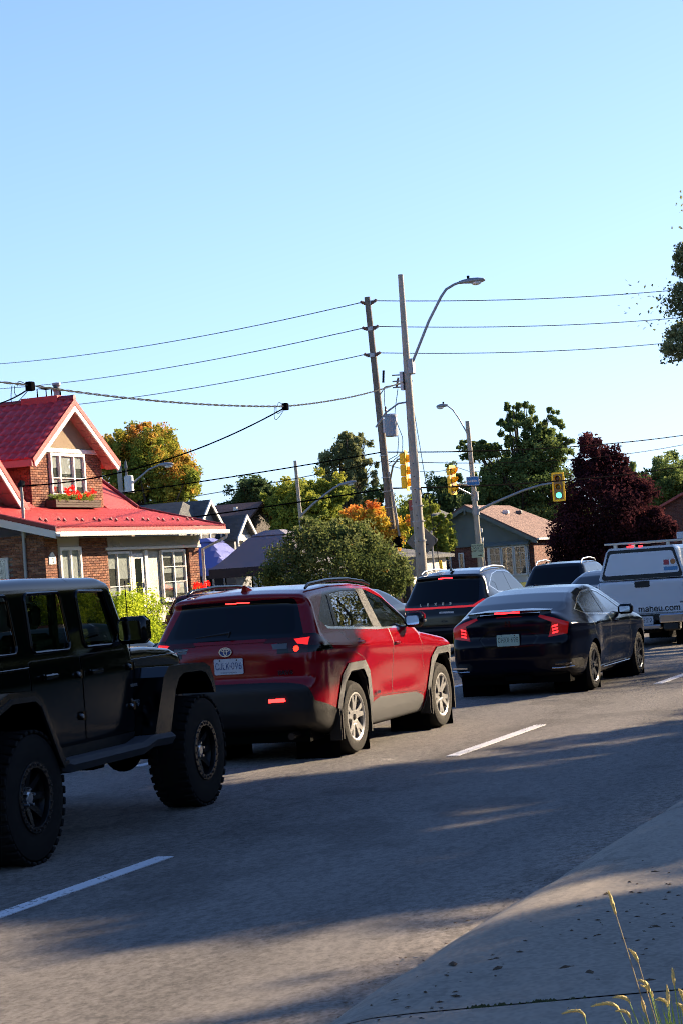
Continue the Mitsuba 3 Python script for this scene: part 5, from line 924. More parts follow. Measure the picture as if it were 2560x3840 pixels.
# ------------------------------------------------------------------ the brick house with the red metal roof
def red_roofed_house():
    h = thing('red_roofed_house', 'brown brick house with bright red metal roof and a gabled dormer', 'house')
    zb = .75; nf, s0, s1 = -25.3, 44.5, 53.45
    w = key_for(h + '__wall'); core = [box(-35, nf - .02, s0 + .02, s1 - .02, zb, 3.2)]
    put(w, cat([box(-35, nf - .02, s0 + .02, 46.3, zb, 3.17), box(-35, nf - .02, 46.3, 47.85, zb, 3.17), box(-35, -26.2, 47.85, s1 - .02, zb, 3.17), box(-25.95, nf - .02, 52.80, s1 - .02, zb, 2.84)]), 'mortar')
    B = Wall(w, 300)
    # dormer front first (seen largest), then the street front, the pier, the side wall
    dn, d0, d1, dz = -27.37, 47.65, 51.70, 4.06
    dw = key_for(h + '__dormer'); put(dw, cat([box(-33, dn - .02, d0 + .02, d1 - .02, dz - .3, 5.6), prism([(d0 + .02, 5.6), (d1 - .02, 5.6), (49.67, 6.92)], -33, dn - .03, 'yz')]), 'mortar')
    BD = Wall(dw, 300); BD.panel((dn, d0, dz), U, N_, d1 - d0, 1.62, skip=lambda a, b: .98 < a < 2.99 and .32 < b, seed=1)
    BD.panel((-33., d0, dz), np.array([1., 0, 0]), np.array([0, -1., 0]), 5.6, 1.4, single=False, seed=2); BD.finish()
    part(dw, 'stucco_gable', prism([(48.12, 5.74), (51.22, 5.74), (49.67, 6.86)], dn - .02, dn + .02, 'yz'), 'stucco')
    part(dw, 'white_band', cbox(dn - .01, dn + .06, 48.20, 51.45, 5.62, 5.74, .01), 'white_trim')
    window(dw, (dn + .0, 48.66, 4.42), U, N_, 1.95, 1.18, bar=(.52, 1.30), fr=.075, depth=.07, rows=(.42,), back=.45)
    # dormer roof: pantiles on the near slope, sheet on the far one
    ap, ev, so, no = np.array([-26.97, 49.67, 7.10]), 5.33, (47.16, 52.18), -26.97
    nb = -33.0
    def slope(sgn):
        e = so[0] if sgn < 0 else so[1]
        a, b = np.array([49.67, 7.10]), np.array([e, 7.10 - abs(e - 49.67) * .685]); d = b - a; L = np.linalg.norm(d); d /= L; up = np.array([-d[1], d[0]]) if d[0] > 0 else np.array([d[1], -d[0]])
        return a, b, d, L, up
    for sgn in (-1, 1):
        a, b, d, L, up = slope(sgn)
        q = [a, b, b - up * .16, a - np.array([0, .19])]; rk = part(h, 'dormer_roof', prism(Polygon(q), nb, no - .03, 'yz'), 'red_metal_roof')
        part(h, 'rake_board', prism(Polygon([a - up * .0, b, b - up * .14, a - np.array([0, .17])]).buffer(.0), no - .03, no + .005, 'yz'), 'red_metal_roof')
        part(h, 'fascia', prism(Polygon([a - np.array([0, .19]), b - up * .15, b - up * .27, a - np.array([0, .34])]), no - .05, no - .005, 'yz'), 'white_trim')
        # soffit boards, each a part
        for i in range(9):
            t0, t1 = i / 9, (i + 1) / 9 - .006; pa, pb = (a - [0, .30]) + (b - up * .22 - a + [0, .30]) * t0, (a - [0, .30]) + (b - up * .22 - a + [0, .30]) * t1
            part(h, 'soffit_board', prism(Polygon([pa, pb, pb + up * .02, pa + up * .02]), dn - .02, no - .05, 'yz'), 'pink_soffit')
        if sgn < 0:
            part(h, 'eave_board', box(-33, no - .03, b[0] - .02, b[0] + .02, b[1] - .20, b[1] - .02), 'pink_soffit')
            rows = 9; tl = L / rows; tw = .272
            cols_ = 21; TC = [(.29, .022, .028), (.34, .028, .035), (.31, .025, .031), (.37, .035, .042)]; base = []
            for c in TC:
                px = np.linspace(0, tw, 9); hz = .045 * np.sin(np.pi * px / tw) ** 1.3; P = []
                for j, (t, lift) in enumerate(((0, .004), (tl * .5, .012), (tl + .03, .028), (tl + .034, .004))):
                    for x, z in zip(px, hz): P.append((x, t, z * (1 if j < 3 else .2) + lift))
                P = np.array(P); f = []
                for j in range(3):
                    for i in range(8): q0 = j * 9 + i; f += [[q0, q0 + 9, q0 + 10], [q0, q0 + 10, q0 + 1]]
                v = np.stack([-P[:, 0], d[0] * P[:, 1] + up[0] * P[:, 2], d[1] * P[:, 1] + up[1] * P[:, 2]], 1)
                base.append(mikit.ply(trimesh.Trimesh(v, f, process=False), 'pantile', smooth=True, color=np.tile(c, (len(v), 1))))
            rr = np.random.default_rng(5)
            for r in range(rows):
                for cc in range(cols_):
                    o = a + d * (r * tl); k = key_for(rk + '__tile'); scene[k] = {**base[int(rr.integers(0, 4))], 'to_world': T4().translate([float(no - .03 - cc * tw), float(o[0]), float(o[1])])}
    part(h, 'ridge_cap', tube([(no, 49.67, 7.13), (nb, 49.67, 7.13)], .085, 10), 'dark_red_steel', smooth=60)
    # flower trough under the window
    fbx = thing('flower_trough', 'wooden trough of red geraniums under the dormer window', 'planter')
    put(key_for(fbx + '__box'), cat([box(-27.30, -27.0, 48.28, 50.80, 4.08, 4.29)]), 'trough_wood')
    for i in range(3): part(fbx, 'plank', cbox(-27.0, -26.98, 48.26, 50.82, 4.085 + i * .07, 4.145 + i * .07, .006), 'trough_wood')
    foliage(key_for(fbx + '__foliage'), [(-27.12, 48.6 + .27 * i, 4.36, .17, .20, .10, 170) for i in range(8)], .035, [(.05, .08, .02), (.12, .16, .03)], 61, .4)
    gr = np.random.default_rng(6)
    for i in range(9):
        y = [49.0, 49.1, 49.55, 49.75, 49.65, 50.15, 50.2, 50.55, 49.3][i]; z = [4.55, 4.48, 4.50, 4.44, 4.36, 4.46, 4.42, 4.56, 4.60][i]
        v, f, c = leaves([(-27.05, y, z, .07, .085, .055, 60)], .032, [(.55, .01, .012), (.72, .03, .02)], 70 + i, .5); scene[key_for(fbx + '__flower_head')] = mikit.ply(trimesh.Trimesh(v, f, process=False), 'leaf', smooth=False, color=c)
    # gable at the left, its right-hand slope seen
    ga = np.array([43.45, 7.15]); gb = np.array([46.86, 4.00]); gd = (gb - ga) / np.linalg.norm(gb - ga); gu = np.array([-gd[1], gd[0]])
    part(h, 'left_gable_roof', prism(Polygon([ga, gb, gb - gu * .16, ga - [0, .2]]), -33, -27.0, 'yz'), 'red_metal_roof'); part(h, 'left_rake_board', prism(Polygon([ga, gb, gb - gu * .14, ga - [0, .19]]), -27.0, -26.965, 'yz'), 'red_metal_roof')
    part(h, 'left_fascia', prism(Polygon([ga - [0, .21], gb - gu * .15, gb - gu * .27, ga - [0, .38]]), -27.02, -26.98, 'yz'), 'white_trim')
    for i in range(10):
        pa, pb = ga - [0, .33] + (gb - gu * .22 - ga + [0, .33]) * (i / 10), ga - [0, .33] + (gb - gu * .22 - ga + [0, .33]) * ((i + 1) / 10 - .006); part(h, 'soffit_board', prism(Polygon([pa, pb, pb + gu * .02, pa + gu * .02]), -27.45, -27.02, 'yz'), 'pink_soffit')
    lw = part(h, 'left_gable_wall', prism([(40.2, 3.9), (46.7, 3.9), (43.45, 6.9)], -33, -27.47, 'yz'), 'mortar')
    LB = Wall(lw, 0); LB.panel((-27.45, 44.2, 3.9), U, N_, 2.6, 2.6, seed=3, inside=lambda a, b: b < (2.5 - a) * .95); LB.finish()
    part(h, 'cheek_flashing', box(-33, -27.4, 46.7, d0, 4.0, 4.25), 'red_metal_roof')
    # main roof behind the dormer, down to the porch roof
    def roofpoly(n0, n1, sl, z1, sA, sB): return hull([(n1, sA, z1), (n1, sB, z1), (n0, sA, z1 + (n1 - n0) * sl), (n0, sB, z1 + (n1 - n0) * sl), (n1, sA, z1 - .12), (n1, sB, z1 - .12), (n0, sA, z1 + (n1 - n0) * sl - .12), (n0, sB, z1 + (n1 - n0) * sl - .12)])
    part(h, 'main_roof', roofpoly(-30.6, -27.25, .78, 4.09, 51.72, 53.62), 'red_metal_roof'); part(h, 'main_roof', roofpoly(-30.6, -27.25, .78, 4.09, 46.5, 47.63), 'red_metal_roof')
    part(h, 'verge_trim', tube([(-27.25, 53.62, 4.12), (-30.6, 53.62, 4.12 + 3.35 * .78)], .06, 8), 'dark_red_steel', smooth=60)
    part(h, 'gable_end_wall', prism([(-27.3, 3.1), (-27.3, 4.0), (-30.6, 6.5), (-34, 3.9), (-34, 3.1)], 53.2, 53.4, 'xz'), 'mortar')
    # porch roof: a sheet of pressed rows
    sl = .2695; e0, e1, nE, nT, zE = 44.03, 54.05, -24.68, -27.6, 3.385
    ny, nxn = 330, 30; S_, T_ = np.meshgrid(np.linspace(0, 1, ny), np.linspace(0, 1, nxn), indexing='ij')
    far = e1 - T_ * .35; yy = e0 + (far - e0) * S_; xx = nE + (nT - nE) * T_; row = (T_ * 9) % 1
    zz = zE + (nE - xx) * sl + .013 * np.cos(yy * 2 * np.pi / .2) * (.35 + .65 * (T_ < .12)) + .012 * (1 - row)
    i, j = np.meshgrid(np.arange(ny - 1), np.arange(nxn - 1), indexing='ij'); p = i * nxn + j
    part(h, 'porch_roof', trimesh.Trimesh(np.stack([xx, yy, zz], -1).reshape(-1, 3), np.concatenate([np.stack([p, p + nxn, p + nxn + 1], -1).reshape(-1, 3), np.stack([p, p + nxn + 1, p + 1], -1).reshape(-1, 3)]), process=False), 'red_metal_roof', smooth=50)
    part(h, 'porch_ceiling', hull([(nE + .01, e0 + .02, zE - .17), (nE + .01, e1 - .02, zE - .17), (nT, e0 + .02, zE + .6), (nT, e1 - .3, zE + .6), (nT, e0 + .02, zE + .5), (nT, e1 - .3, zE + .5), (nE + .01, e0 + .02, zE - .21), (nE + .01, e1 - .02, zE - .21)]), 'cream_wall')
    part(h, 'eave_trim', box(nE - .01, nE + .02, e0, e1, zE - .10, zE - .005), 'red_metal_roof')
    part(h, 'porch_verge', hull([(nE + .02, e0 - .03, zE + .02), (nT, e0 - .03, zE + .02 - (nT - nE) * sl), (nE + .02, e0 + .03, zE + .04), (nT, e0 + .03, zE + .04 - (nT - nE) * sl), (nE + .02, e0 - .03, zE - .09), (nT, e0 - .03, zE - .09 - (nT - nE) * sl)]), 'dark_red_steel')
    part(h, 'verge_fascia', hull([(nE, e0 - .02, zE - .09), (nT, e0 - .02, zE - .09 - (nT - nE) * sl), (nE, e0 - .02, zE - .27), (nT, e0 - .02, zE - .31 - (nT - nE) * sl), (nE, e0 + .02, zE - .09), (nT, e0 + .02, zE - .09 - (nT - nE) * sl), (nE, e0 + .02, zE - .27), (nT, e0 + .02, zE - .31 - (nT - nE) * sl)]), 'white_trim')
    part(h, 'hip_trim', tube([(nE, e1, zE + .02), (nT, e1 - .35, zE + .02 - (nT - nE) * sl)], .04, 8), 'dark_red_steel', smooth=60)
    gp = [(0, 0), (.02, -.02), (.11, -.03), (.12, .0), (.125, .085), (.105, .09), (.1, .02), (.03, .015), (.015, .09), (0, .09)]
    part(h, 'gutter', prism([(nE + .02 + a, zE - .20 + b) for a, b in gp], e0 - .02, e1 + .02, 'xz'), 'white_trim')
    for y in np.linspace(44.7, 53.2, 10):
        for q in (0, 1): part(h, 'snow_guard', hull([(-25.50 + .12 * q, y - .055 + .07 * q, zE + .245 - .032 * q), (-25.50 + .12 * q, y + .055 + .07 * q, zE + .245 - .032 * q), (-25.47 + .12 * q, y - .04 + .07 * q, zE + .31 - .032 * q), (-25.47 + .12 * q, y + .04 + .07 * q, zE + .31 - .032 * q), (-25.40 + .12 * q, y + .07 * q, zE + .215 - .032 * q)]), 'dark_red_steel')
    # street front
    B.panel((nf, 46.28, 1.2), U, N_, 1.55, 1.95, single=True, seed=5); B.panel((nf, 52.78, 1.2), U, N_, .66, 1.62, seed=6); B.panel((nf, 44.5, 1.2), U, N_, .66, 1.95, seed=7)
    B.panel((-30., s0, 1.6), np.array([1., 0, 0]), np.array([0, -1., 0]), 4.7, 1.7, seed=8, skip=lambda a, b: 3.1 < a < 3.7 and .1 < b < 1.15)
    B.panel((-25.96, 52.80, 1.4), np.array([1., 0, 0]), np.array([0, -1., 0]), .66, 1.44, seed=9); B.finish()
    part(h, 'white_panel', box(nf - .01, nf + .015, 45.16, 46.28, 2.92, 3.17), 'cream_wall')
    window(h, (nf, 45.16, 1.2), U, N_, 1.12, 1.72, cols=2, fr=.085, depth=.06, back=.5)
    # porch: beam of vertical boards, windows, door, cream wall
    bm = part(h, 'porch_beam', box(nf - .14, nf - .0, 47.85, 53.55, 2.88, 3.16), 'pale_siding')
    for i in range(38): part(bm, 'plank', cbox(nf, nf + .014, 47.86 + .15 * i, 48.0 + .15 * i, 2.885, 3.155, .004), 'pale_siding')
    part(h, 'beam_trim', cbox(nf - .02, nf + .05, 47.70, 53.55, 2.80, 2.88, .01), 'white_trim')
    part(h, 'porch_wall', box(-25.52, -25.45, 47.84, 52.80, zb, 2.82), 'cream_wall')
    window(h, (-25.44, 47.86, 1.25), U, N_, 1.40, 1.52, bar=(.66,), fr=.07, depth=.05, rows=(.38,), back=.55)
    d = part(h, 'door', cbox(-25.46, -25.40, 49.38, 50.10, .8, 2.70, .01), 'white_trim'); part(d, 'glazing', box(-25.40, -25.394, 49.56, 49.94, 1.1, 2.56), 'house_glass'); part(d, 'handle', cbox(-25.40, -25.36, 50.0, 50.03, 1.75, 1.9, .006), 'steel')
    part(h, 'door_post', box(-25.45, -25.36, 49.28, 49.37, .8, 2.78), 'white_trim'); part(h, 'door_post', box(-25.45, -25.36, 50.12, 50.30, .8, 2.78), 'white_trim')
    window(h, (-25.44, 51.15, 1.35), U, N_, 1.56, 1.42, cols=2, fr=.07, depth=.06, rows=(.36, .66), back=.6)
    part(h, 'pier_cap', box(nf - .68, nf + .05, 52.74, 53.50, 2.83, 2.88), 'white_trim')
    part(h, 'downpipe', tube([(-24.62, 53.95, 3.16), (-24.62, 53.95, 3.05), (-25.22, 53.56, 2.74), (-25.22, 53.56, .8)], .045, 8), 'white_trim', smooth=60)
    window(h, (-26.88, s0, 1.7), np.array([1., 0, 0]), np.array([0, -1., 0]), .55, 1.05, fr=.08, depth=.04, name='side_window')
    part(h, 'conduit', tube([(-25.84, s0 - .05, 3.4), (-25.84, s0 - .05, .9)], .045, 8), 'galvanised', smooth=60)
    pk = part(h, 'number_plaque', prism(unary_union([sbox(44.66, 2.50, 45.0, 2.70), Point(44.83, 2.69).buffer(.11)]), nf + .012, nf + .035, 'yz'), 'white_trim'); part(pk, 'digit', lettering('1', .13, (nf + .036, 44.85, 2.53), (0, 1, 0), (0, 0, 1), .004), 'ink_black')
    m = part(h, 'service_mast', tube([(-25.80, 44.44, 3.2), (-25.80, 44.44, 4.5)], .04, 9), 'galvanised', smooth=60); part(m, 'weather_head', hull([(-25.86, 44.37, 4.48), (-25.74, 44.51, 4.48), (-25.88, 44.40, 4.56), (-25.72, 44.5, 4.62), (-25.8, 44.44, 4.66), (-25.74, 44.36, 4.5)]), 'cable_grey')
    c = part(h, 'flue', lathe([(0, 6.9), (.085, 6.9), (.085, 7.40), (.12, 7.42), (.12, 7.48), (.08, 7.50), (.10, 7.56), (.12, 7.58), (.12, 7.64), (0, 7.66)], 14).apply_translation([-27.75, 50.10, 0]), 'galvanised', smooth=40)
    part(h, 'chimney_base', box(-28.6, -27.45, 49.55, 50.45, 6.7, 7.24), 'red_metal_roof')
    part(h, 'chimney_cage', cat([box(-28.1 + a * .45 - .012, -28.1 + a * .45 + .012, 49.62 + b * .5 - .012, 49.62 + b * .5 + .012, 7.24, 7.48) for a in (0, 1) for b in (0, 1)] + [hull([(-28.12, 49.6, 7.48), (-27.63, 49.6, 7.48), (-28.12, 50.14, 7.48), (-27.63, 50.14, 7.48), (-27.88, 49.87, 7.53)])]), 'cable_black')
red_roofed_house()
k = thing('geraniums', 'red geraniums at the foot of the brick pier under the red roof', 'flowers'); foliage(key_for(k + '__foliage'), [(-25.0, 52.3 + .25 * i, 1.45, .18, .2, .18, 160) for i in range(4)], .04, [(.05, .08, .02), (.12, .16, .03)], 81, .4)
for i, (y, z) in enumerate(((52.2, 1.70), (52.35, 1.72), (52.6, 1.68), (52.75, 1.62), (52.95, 1.60), (53.05, 1.72))): v, f, c = leaves([(-24.92, y, z, .07, .09, .06, 60)], .032, [(.55, .01, .012), (.72, .03, .02)], 90 + i, .5); scene[key_for(k + '__flower_head')] = mikit.ply(trimesh.Trimesh(v, f, process=False), 'leaf', smooth=False, color=c)
# hedge
hb = []
g = np.random.default_rng(9)
for y in np.arange(38.2, 43.0, .36): hb += [(-21.7 + g.normal() * .06, y, .95 + g.normal() * .04, .50, .34, (.80 if y < 42.2 else .62) + .1 * g.uniform(), 3000)]
k = thing('hedge', 'bright yellow-green clipped hedge in front of the red-roofed house', 'hedge')
foliage(key_for(k + '__foliage'), hb, .036, HEDGE, 9, .20); part(k, 'stems', cat([tube([(-21.75 + g.normal() * .1, y, .1), (-21.75 + g.normal() * .2, y + g.normal() * .1, 1.2)], .02, 5) for y in np.arange(38.8, 43.2, .25)]), 'bark', kind='stuff')
# ------------------------------------------------------------------ other houses
def gable(h, name, n0, n1, sA, sB, zE, zR, mt, over=.3, axis='n', th=.14):
    """a pitched roof whose ridge runs along n (axis 'n') or along the street (axis 's')."""
    ms = (sA + sB) / 2
    for q in (0, 1):
        e = (sA - over, sB + over)[q]; zz = zE - over * (zR - zE) / ((sB - sA) / 2); poly = Polygon([(ms, zR), (e, zz), (e, zz - th), (ms, zR - th)])
        m = prism(poly, n0 - over, n1 + over, 'yz')
        if axis == 's': m = prism(poly, n0 - over, n1 + over, 'xz')
        part(h, name, m, mt)
def teal_house():
    h = thing('teal_gabled_house', 'low brick bungalow with grey-green gable and brown shingle roof', 'house'); f = 110.
    nL, nR, nc = -38.9, -31.4, -35.15
    part(h, 'wall', box(nL, nR, f, 121, .3, 2.84), 'farbrick_m')
    part(h, 'gable_board', prism([(nL - .1, 2.80), (nR + .1, 2.80), (nc, 4.95)], f - .06, f + .1, 'xz'), 'teal_board'); part(h, 'gable_batten', box(-37.2, -33.1, f - .085, f - .06, 3.74, 3.80), 'teal_board')
    part(h, 'eave_beam', box(nL - .1, nR + .15, f - .12, f + .0, 2.70, 2.84), 'teal_board')
    zR, zE = 5.1, 2.92; sl = (zR - zE) / (nR + .35 - nc)
    for sgn in (-1, 1):
        e = nc + sgn * (nR + .35 - nc)
        part(h, 'roof', hull([(nc, f - .5, zR), (e, f - .5, zE), (nc, 118.5, zR), (e, 121.6, zE), (nc, f - .5, zR - .12), (e, f - .5, zE - .12), (nc, 118.5, zR - .12), (e, 121.6, zE - .12)]), 'brown_shingle')
        n_ = 11; pts = [(nc + (e - nc) * t, zR - .10 + (zE - zR) * t) for t in np.linspace(0, 1, n_ * 4 + 1)]; low = [(x, z - .18 - .05 * abs(math.sin(i * math.pi / 4))) for i, (x, z) in enumerate(pts)]
        part(h, 'barge_board', prism(Polygon(pts + low[::-1]), f - .52, f - .46, 'xz'), 'teal_board')
    part(h, 'hip_roof', hull([(nc, 118.5, zR), (nR + .35, 121.6, zE), (nL - .35, 121.6, zE), (nc, 118.5, zR - .1), (nR + .35, 121.6, zE - .1), (nL - .35, 121.6, zE - .1)]), 'brown_shingle')
    part(h, 'gutter', cbox(nR + .34, nR + .46, f - .45, 121.6, 2.80, 2.92, .02), 'white_trim'); part(h, 'pendant', box(nc - .04, nc + .04, f - .56, f - .50, 4.55, 4.95), 'teal_board')
    for i, (y, z) in enumerate(((113.5, .55), (116.2, .40))): part(h, 'roof_vent', cbox(nc + 1.0, nc + 1.35, y, y + .35, zR - .62, zR - .40, .04), 'white_trim' if i == 0 else 'grey_plastic')
    Ux, Ny = np.array([1., 0, 0]), np.array([0, -1., 0])
    part(h, 'bay', box(-34.05, -31.75, f - .35, f, .4, 2.72), 'white_trim'); part(h, 'bay_roof', hull([(-34.2, f - .5, 2.66), (-31.6, f - .5, 2.66), (-34.2, f, 2.9), (-31.6, f, 2.9), (-34.2, f, 2.6), (-31.6, f, 2.6), (-34.2, f - .5, 2.6), (-31.6, f - .5, 2.6)]), 'teal_board')
    for x in (-33.92, -33.2, -32.46): window(h, (x, f - .36, .95), Ux, Ny, .68, 1.62, cols=2, fr=.05, rows=(.25, .5, .75), depth=.03, mull=.008)
    window(h, (-31.74, f - .33, .9), np.array([0, 1., 0]), np.array([1., 0, 0]), .34, 1.7, fr=.05, rows=(.25, .5, .75), depth=.03, name='bay_side_window')
    window(h, (-35.85, f, 1.25), Ux, Ny, .32, 1.15, fr=.06, depth=.04, name='slit_window')
    part(h, 'porch_wall', box(-38.6, -36.7, f - .8, f, .3, 2.2), 'cream_wall'); window(h, (-37.0, f - .02, 1.1), Ux, Ny, .7, 1.4, cols=2, rows=(.33, .66), fr=.05, depth=.03, name='porch_window')
    part(h, 'porch_strut', cat([tube([(-36.2, f - .3, 2.7), (-37.1, f - .3, 1.7)], .04, 6), tube([(-37.2, f - .3, 2.3), (-36.0, f - .3, 1.1)], .04, 6)]), 'dark_brown'); part(h, 'chimney', cbox(-36.1, -35.7, 115, 115.5, 4.4, 5.15, .03), 'farbrick_m'); part(h, 'flue', lathe([(0, 5.1), (.12, 5.1), (.12, 5.35), (0, 5.4)], 10).apply_translation([-35.6, 113, 0]), 'galvanised')
scene['farbrick_m'] = {'type': 'twosided', 'bsdf': {'type': 'principled', 'base_color': mikit.proc(farbrick), 'roughness': .9}}
teal_house()
def grey_house():
    h = thing('grey_sided_house', 'grey two-storey house with white-edged gables behind the red porch roof', 'house'); n = -38.2
    part(h, 'wall', box(-47, n - .8, 80.5, 84.6, .6, 4.4), 'grey_siding'); part(h, 'roof', hull([(-47, 79.8, 4.3), (n - .6, 79.8, 4.3), (-47, 84.9, 4.3), (n - .6, 84.9, 4.3), (-47, 82.4, 5.45), (-39.6, 82.4, 5.45), (-47, 79.8, 4.15), (n - .6, 84.9, 4.15)]), 'grey_shingle')
    for (y0, y1, zE, zR, nn) in ((82.0, 84.5, 4.2, 5.35, n - .75), (84.55, 86.4, 3.78, 4.62, n)):
        m = (y0 + y1) / 2
        part(h, 'gable_wall', prism([(y0, .6), (y1, .6), (y1, zE), (m, zR), (y0, zE)], nn - 3.0, nn, 'yz'), 'grey_siding')
        for sgn in (-1, 1):
            e = m + sgn * ((y1 - y0) / 2 + .3); zz = zE - .3 * (zR - zE) / ((y1 - y0) / 2)
            part(h, 'gable_roof', prism(Polygon([(m, zR + .12), (e, zz + .12), (e, zz), (m, zR)]), nn - 4, nn + .28, 'yz'), 'grey_shingle'); part(h, 'gable_trim', prism(Polygon([(m, zR + .13), (e, zz + .13), (e, zz - .06), (m, zR - .07)]), nn + .28, nn + .34, 'yz'), 'white_trim')
    part(h, 'dark_bay', box(n - .72, n - .6, 82.2, 84.5, .8, 3.9), 'navy_wall')
    for y in (82.2, 83.2, 84.4): part(h, 'corner_post', box(n - .62, n - .55, y, y + .10, .8, 3.95), 'white_trim')
    part(h, 'white_band', box(n, n + .03, 84.5, 86.45, 3.6, 3.82), 'white_trim')
    window(h, (n, 84.85, 2.65), U, N_, 1.25, .98, cols=2, fr=.07, rows=(.7,), depth=.06); window(h, (n - .74, 82.35, 2.3), U, N_, .5, 1.3, fr=.06, rows=(.6,), depth=.05, name='bay_window')
    part(h, 'corner_post', box(n - .05, n + .03, 86.35, 86.45, .7, 3.7), 'white_trim'); part(h, 'lower_roof', hull([(n + .9, 82.2, 2.2), (n + .9, 86.4, 2.2), (n, 82.2, 2.6), (n, 86.4, 2.6), (n, 82.2, 2.4), (n, 86.4, 2.4), (n + .9, 82.2, 2.1), (n + .9, 86.4, 2.1)]), 'grey_shingle'); part(h, 'roof_vent', cbox(-41.2, -40.8, 81.5, 81.9, 4.95, 5.12, .03), 'cable_black')
grey_house()
def block_house(name, label, n0, n1, s0, s1, zE, zR, wall, roof, axis='n'):
    h = thing(name, label, 'house'); part(h, 'wall', box(n0, n1, s0, s1, .5, zE), wall)
    if axis == 'n': gable(h, 'roof', n0, n1, s0, s1, zE, zR, roof); part(h, 'gable_wall', prism([(s0, zE), (s1, zE), ((s0 + s1) / 2, zR - .15)], n0 + .05, n1 - .05, 'yz'), wall)
    else: gable(h, 'roof', s0, s1, n0, n1, zE, zR, roof, axis='s'); part(h, 'gable_wall', prism([(n0, zE), (n1, zE), ((n0 + n1) / 2, zR - .15)], s0 + .05, s1 - .05, 'xz'), wall)
    return h
h = block_house('brown_roofed_house', 'house with a dark brown roof, right behind the grey gabled house', -49, -44.5, 99, 105, 4.6, 5.95, 'dark_brown', 'brown_shingle'); part(h, 'roof_vent', cbox(-45.2, -45.0, 100.2, 100.4, 5.5, 5.7, .02), 'white_trim'); window(h, (-44.48, 100.5, 2.2), U, N_, 1.4, 1.2, cols=2)
h = block_house('red_tiled_house', 'brick house with a dull red roof at the right edge, behind the purple tree', -27.2, -18.6, 114, 123, 3.2, 5.25, 'farbrick_m', 'dull_red_shingle', 's'); window(h, (-22.0, 114, 1.2), np.array([1., 0, 0]), np.array([0, -1., 0]), 1.2, 1.2, cols=2)
scene['dull_red_shingle'] = {'type': 'twosided', 'bsdf': {'type': 'principled', 'base_color': mikit.proc(shingle((.26, .06, .05), (.36, .10, .085))), 'roughness': .85}}
h = block_house('small_grey_house', 'little grey-gabled house peeping over shrubs between the two big poles', -47.0, -41.6, 125, 131, 4.5, 5.75, 'cream_wall', 'grey_shingle', 's'); window(h, (-44.5, 125, 1.4), np.array([1., 0, 0]), np.array([0, -1., 0]), 1., 1.2, cols=2)
h = block_house('cream_shop', 'cream building with brown posts, half hidden behind the corner tree', -33.0, -27.3, 74.5, 82, 2.3, 2.75, 'cream_wall', 'grey_shingle', 's')
for x in (-32.4, -31.2, -29.6, -28.2, -27.5): part(h, 'post', box(x, x + .14, 74.2, 74.34, .2, 2.25), 'white_trim')
for x in (-31.9, -29.2): part(h, 'shop_window', box(x, x + .9, 74.46, 74.49, .9, 2.2), 'house_glass')
# canopies (tents)
def tent(name, label, cx, cy, L, z0, z1, mt, frame_mt='cable_black'):
    t = thing(name, label, 'tent'); a = L / 2; n = 15
    def roof_z(x, y): r = np.maximum(np.abs(x), np.abs(y)) / a; return z0 + .16 + (z1 - z0 - .16) * np.clip((1 - r) / .64, 0, 1) ** 1.18
    q = np.linspace(-a, a, n); m = sheet(q, q, lambda x, y: roof_z(x, y)); part(t, 'roof', moved(m, (cx, cy, 0)), mt)
    part(t, 'vent_cap', moved(hull([(-.6, -.6, z1 - .04), (.6, -.6, z1 - .04), (.6, .6, z1 - .04), (-.6, .6, z1 - .04), (-.25, -.25, z1 + .12), (.25, .25, z1 + .12), (.25, -.25, z1 + .12), (-.25, .25, z1 + .12)]), (cx, cy, 0)), mt)
    for i, (dx, dy, w, l) in enumerate(((0, -a, a, .006), (0, a, a, .006), (-a, 0, .006, a), (a, 0, .006, a))): part(t, 'valance', box(cx + dx - w, cx + dx + w, cy + dy - l, cy + dy + l, z0 - .12, z0 + .165), 'tent_valance' if mt == 'tent_navy' else mt)
    for sx in (-1, 1):
        for sy in (-1, 1): k = part(t, 'leg', box(cx + sx * (a - .03) - .022, cx + sx * (a - .03) + .022, cy + sy * (a - .03) - .022, cy + sy * (a - .03) + .022, .15, z0 + .1), frame_mt); part(k, 'foot', box(cx + sx * (a - .03) - .06, cx + sx * (a - .03) + .06, cy + sy * (a - .03) - .06, cy + sy * (a - .03) + .06, .14, .16), frame_mt)
tent('navy_tent', 'dark navy pop-up canopy with a sagging roof beside the red-roofed house', -24.75, 57.9, 3.2, 1.98, 3.12, 'tent_navy')
tent('blue_tent', 'bright blue pop-up canopy glimpsed between the brick pier and the navy canopy', -32.6, 69.4, 3.0, 2.12, 3.3, 'tent_blue')
